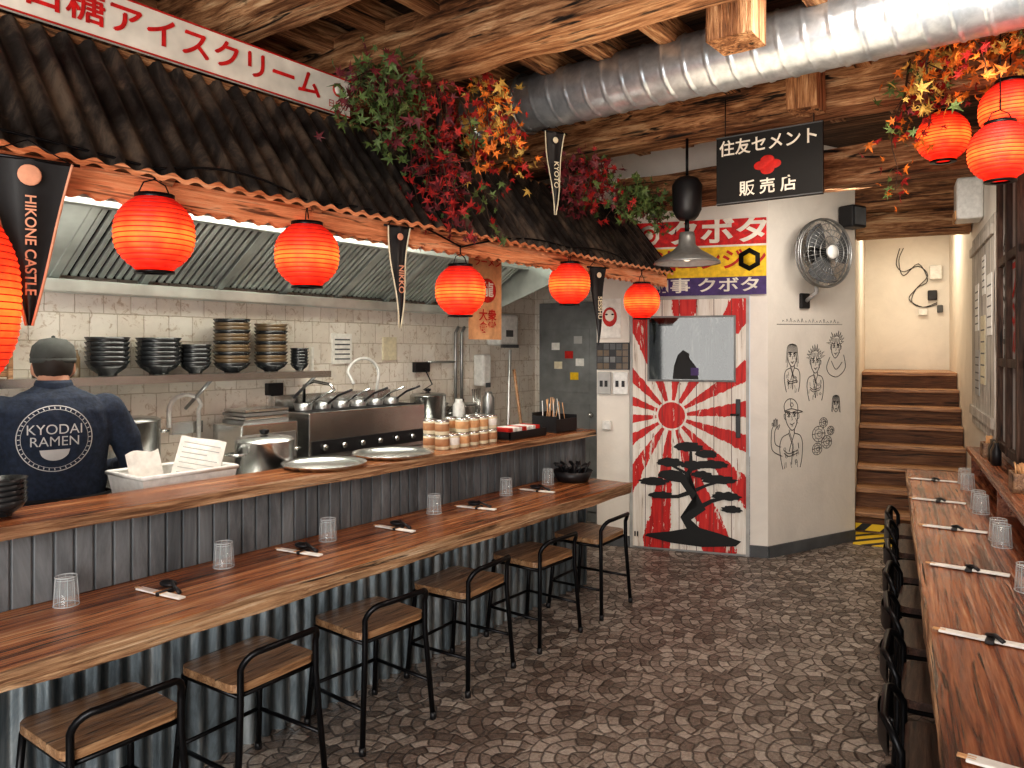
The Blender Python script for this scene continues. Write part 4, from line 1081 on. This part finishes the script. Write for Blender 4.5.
foliage('maple_garland', F1, st_(3.75, 4.25, 2.35, 2.5, 2.42, 2.72, 7, .2), 60, [4, 0, 2, 6, 0])
foliage('maple_garland', F1, st_(4.3, 4.75, 2.3, 2.45, 2.42, 2.62, 5, .15), 60, [0, 0, 8, 3, 1])
foliage('maple_garland', None, [((2.1, 4.0, 3.15), (1.90, 3.85, 2.40)), ((2.2, 3.8, 3.15), (1.97, 3.7, 2.62)), ((2.4, 3.9, 3.2), (2.15, 3.85, 2.85)), ((2.45, 3.7, 3.2), (2.3, 3.6, 2.85)), ((2.1, 3.6, 3.2), (1.95, 3.6, 2.85)), ((2.0, 3.4, 3.15), (2.05, 3.5, 2.88)), ((2.3, 3.4, 3.15), (2.25, 3.3, 2.88)), ((2.15, 3.2, 3.1), (2.2, 3.15, 2.8)), ((1.95, 3.5, 3.05), (1.88, 3.5, 2.7)), ((1.9, 3.3, 3.1), (2.0, 3.2, 2.75))], 60, [4, 7, 3, 1, 6], .11)

# ------------------------------------------------------------------ CHEF
def chef():
    tb = bmesh.new()
    def ell(c, r, seg=20):
        t = bmesh.new(); bmesh.ops.create_uvsphere(t, u_segments=seg, v_segments=seg // 2 + 2, radius=1); t.transform(T(c) @ SC(*r))
        me = bpy.data.meshes.new('t'); t.to_mesh(me); t.free(); tb.from_mesh(me); bpy.data.meshes.remove(me)
    def limb(pts, rs, seg=14):
        bb = B(); bb.tube(pts, rs, m_skin, seg)
        me = bpy.data.meshes.new('t'); bb.bm.to_mesh(me); bb.bm.free(); tb.from_mesh(me); bpy.data.meshes.remove(me)
        for p, r in zip(pts, rs): ell(p, (r, r, r), 12)
    rings = [(.84, .16, .115, 0), (.92, .19, .13, 0), (1.02, .20, .13, -.005), (1.14, .205, .13, -.015), (1.26, .225, .13, -.03), (1.34, .22, .12, -.03), (1.395, .17, .10, -.02), (1.43, .095, .075, 0), (1.455, .062, .062, .015), (1.50, .058, .060, .03)]
    rr = []
    for z, a, c, yo in rings:
        rr.append([tb.verts.new((a * math.copysign(abs(math.cos(t)) ** .85, math.cos(t)), yo + c * math.copysign(abs(math.sin(t)) ** .85, math.sin(t)), z)) for t in [2 * math.pi * (k + .5) / 28 for k in range(28)]])
    for A, C in zip(rr, rr[1:]):
        for k in range(28): tb.faces.new((A[k], A[(k + 1) % 28], C[(k + 1) % 28], C[k]))
    tb.faces.new(rr[0][::-1]); tb.faces.new(rr[-1])
    hc = Vector((.0, .055, 1.53))
    ell(hc, (.074, .094, .10)); ell(hc + Vector((0, .025, -.055)), (.055, .065, .055))
    ell(hc + Vector((0, .098, -.018)), (.013, .02, .02)); ell(hc + Vector((0, .083, -.062)), (.024, .014, .009))
    for s in (-1, 1):
        ell(hc + Vector((s * .077, .0, -.012)), (.010, .018, .032))
        limb([(s * .195, -.02, 1.335), (s * .28, .02, 1.20), (s * .31, .06, 1.08)], [.075, .066, .057])
        limb([(s * .31, .06, 1.08), (s * .265, .20, 1.045), (s * .215, .31, 1.03)], [.057, .047, .036])
        limb([(s * .215, .31, 1.03), (s * .20, .36, 1.02)], [.027, .028])
        ell((s * .19, .395, 1.015), (.040, .048, .016))
        for k, (dx, L_) in enumerate(((-.027, .055), (-.009, .066), (.009, .062), (.027, .048))):
            x = s * .19 + dx * 1.0; e = L_ if s > 0 else (.048, .062, .066, .055)[k]
            limb([(x, .43, 1.012), (x, .43 + e * .5, 1.005), (x, .43 + e * .85, .985)], [.0095, .009, .0075], 8)
        limb([(s * .155, .385, 1.01), (s * .135, .415, 1.0), (s * .135, .44, .992)], [.012, .0105, .009], 8)
        limb([(s * .09, 0, .88), (s * .105, .015, .48), (s * .11, -.01, .09)], [.10, .068, .045])
        ell((s * .112, .055, .045), (.05, .13, .045))
    me = bpy.data.meshes.new('body'); tb.to_mesh(me); tb.free()
    o = bpy.data.objects.new('tmpbody', me); scene.collection.objects.link(o)
    m = o.modifiers.new('r', 'REMESH'); m.mode = 'VOXEL'; m.voxel_size = .0075; m.use_smooth_shade = True
    m2 = o.modifiers.new('s', 'SMOOTH'); m2.iterations = 4; m2.factor = .5
    dg = bpy.context.evaluated_depsgraph_get(); dg.update()
    ev = bpy.data.meshes.new_from_object(o.evaluated_get(dg)); bpy.data.objects.remove(o)
    ev.materials.clear()
    for mm_ in (m_navy, m_skin, m_trous, m_blackp): ev.materials.append(mm_)
    for v in ev.vertices:
        c = v.co
        if .9 < c.z < 1.42 and c.y < .3:
            d = noise.noise(Vector((c.x * 9, c.y * 9, c.z * 5))) * .014 + noise.noise(Vector((c.x * 22 + c.z * 14, c.y * 20, c.z * 7))) * .008
            nrm = Vector((c.x, c.y, 0))
            if nrm.length > .01: v.co += nrm.normalized() * d
    for p in ev.polygons:
        c = p.center; i = 0
        if c.z > 1.455: i = 1
        elif c.z < .09: i = 3
        elif c.z < .86 : i = 2
        elif c.y > .315: i = 1
        p.material_index = i; p.use_smooth = True
    par = bpy.data.objects.new('chef', None); scene.collection.objects.link(par)
    body = bpy.data.objects.new('body', ev); scene.collection.objects.link(body); body.parent = par
    bvh = BVHTree.FromPolygons([v.co for v in ev.vertices], [tuple(p.vertices) for p in ev.polygons])
    b = B(); zc = 1.23; rad = .135
    def annulus(r0, r1, mat):
        t = bmesh.new(); n = 64; a = [[t.verts.new((r * math.cos(2 * math.pi * k / n), 0, zc + r * math.sin(2 * math.pi * k / n))) for k in range(n)] for r in (r0, r1)]
        for k in range(n): t.faces.new((a[0][k], a[0][(k + 1) % n], a[1][(k + 1) % n], a[1][k]))
        b.merge(t, mat)
    annulus(rad, rad + .004, m_lgrey); annulus(.121, .123, m_lgrey)
    b.text('KYODAI', .058, m_lgrey, FT(0, 0, zc + .038), .95, bold=0); b.text('RAMEN', .058, m_lgrey, FT(0, 0, zc - .012), .95, bold=0)
    t = bmesh.new(); n = 20; top = [t.verts.new((-.055 + .11 * k / n, 0, zc - .045)) for k in range(n + 1)]; bot = [t.verts.new((-.055 + .11 * k / n, 0, zc - .045 - .045 * math.sqrt(max(0, 1 - (2 * k / n - 1) ** 2)) - .002)) for k in range(n + 1)]
    for k in range(n): t.faces.new((top[k], top[k + 1], bot[k + 1], bot[k]))
    b.merge(t, m_lgrey)
    for k in range(40):
        a = 2 * math.pi * k / 40; t = bmesh.new()
        vs = [t.verts.new((r * math.cos(a + da), 0, zc + r * math.sin(a + da))) for r, da in ((.124, -.02), (.133, -.01), (.133, .02), (.124, .01))]; t.faces.new(vs); b.merge(t, m_lgrey)
    bmesh.ops.triangulate(b.bm, faces=b.bm.faces[:])
    bmesh.ops.subdivide_edges(b.bm, edges=[e for e in b.bm.edges if e.calc_length() > .02], cuts=1)
    for v in b.bm.verts:
        h = bvh.ray_cast(Vector((v.co.x, -1, v.co.z)), Vector((0, 1, 0)))
        if h[0] is not None: v.co.y = h[0].y - .004
    lo = b.obj('jacket_logo'); lo.parent = par
    b = B()
    b.sphere(hc + Vector((0, -.012, .008)), (.080, .096, .095), m_hair)
    b.lathe([(.082, .0), (.086, .03), (.078, .07), (.05, .098), (0, .108)], m_cap, 28, T(hc + Vector((0, 0, .018))) @ SC(1.03, 1.2, 1))
    b.lathe([(.0825, -.004), (.0855, -.004), (.0870, .016), (.084, .016)], m_cap, 28, T(hc + Vector((0, 0, .018))) @ SC(1.03, 1.2, 1))
    b.surf(lambda u, v: hc + Vector(((u - .5) * .14, .085 + .07 * v * (1 - (2 * u - 1) ** 2 * .5), .025 - .012 * v - .02 * (2 * u - 1) ** 2)), 12, 6, m_cap)
    b.sphere(hc + Vector((0, 0, .126)), .008, m_cap)
    b.lathe([(.075, -.02), (.070, .02), (.063, .035), (.06, .03), (.066, -.02)], m_navy, 28, T((0, .005, 1.435)) @ SC(1.05, 1.05, 1))
    for s in (-1, 1):
        b.sphere(hc + Vector((s * .03, .085, .012)), (.011, .009, .008), m_whitetxt, None, 10); b.sphere(hc + Vector((s * .03, .092, .012)), (.005, .004, .005), m_blacktxt, None, 8)
    b.tube([(.215 * math.cos(a * math.pi / 16), .145 * math.sin(a * math.pi / 16) - .008, .97) for a in range(32)], .008, m_trous, 6, True)
    h_ = b.obj('cap_hair_collar'); h_.parent = par
    par.matrix_world = frame(-1.99, 3.30, .84, .54)
    return par
chef()

# ------------------------------------------------------------------ LIGHTS
def area(name, M, sx, sy, power, col):
    l = bpy.data.lights.new(name, 'AREA'); l.shape = 'RECTANGLE'; l.size = sx; l.size_y = sy; l.energy = power; l.color = col
    o = bpy.data.objects.new(name, l); scene.collection.objects.link(o); o.matrix_world = M; return o
def look(loc, tgt):
    d = (Vector(tgt) - Vector(loc)); return T(loc) @ d.to_track_quat('-Z', 'Y').to_matrix().to_4x4()
area('shopfront_daylight', look((-.5, -1.7, 1.5), (1.2, 4.0, 1.2)), 3.6, 2.4, 232, (1, .97, .92))
area('kitchen_ceiling_light', F1 @ T((2.6, 3.45, 2.65)), 2.6, .3, 54, (1, .93, .82))
area('dining_ceiling_light', look((1.5, 2.6, 3.1), (1.9, 3.9, 0)), 1.2, .5, 44, (1, .91, .80))
area('stairwell_light', F2 @ T((9.2, -.2, 3.05)), .6, .5, 19, (1, .86, .64))
area('corridor_light', look((2.3, 4.9, 2.6), (2.6, 6.2, 1.2)), .5, .4, 13, (1, .92, .81))
area('beam_fill_light', look((.9, 3.3, 2.2), (1.0, 3.4, 3.2)), 1.2, 1.2, 10, (1, .78, .54))  # unseen lamp added to brighten the ceiling and its beams
w = bpy.data.worlds.new('sky'); scene.world = w; w.use_nodes = True
bg = w.node_tree.nodes['Background']; bg.inputs[0].default_value = (.92, .95, 1, 1); bg.inputs[1].default_value = .75

# ------------------------------------------------------------------ CAMERA
cd = bpy.data.cameras.new('cam'); cam = bpy.data.objects.new('camera', cd); scene.collection.objects.link(cam)
cd.sensor_width = 36; cd.lens = 760 / 1024 * 36; cd.shift_y = -(384 - 350) / 1024; cd.clip_start = .05
cam.matrix_world = T((0, 0, 1.6)) @ RX(90)
scene.camera = cam
# align the whole place with the bar direction (bar runs along world X)
G = RZ(-math.degrees(math.atan2(.8035, .5953)))
bpy.context.view_layer.update()
for o in list(scene.objects):
    if o.parent is None: o.matrix_world = G @ o.matrix_world
scene.view_settings.view_transform = 'Standard'
try: scene.view_settings.look = 'Medium High Contrast'
except Exception: pass
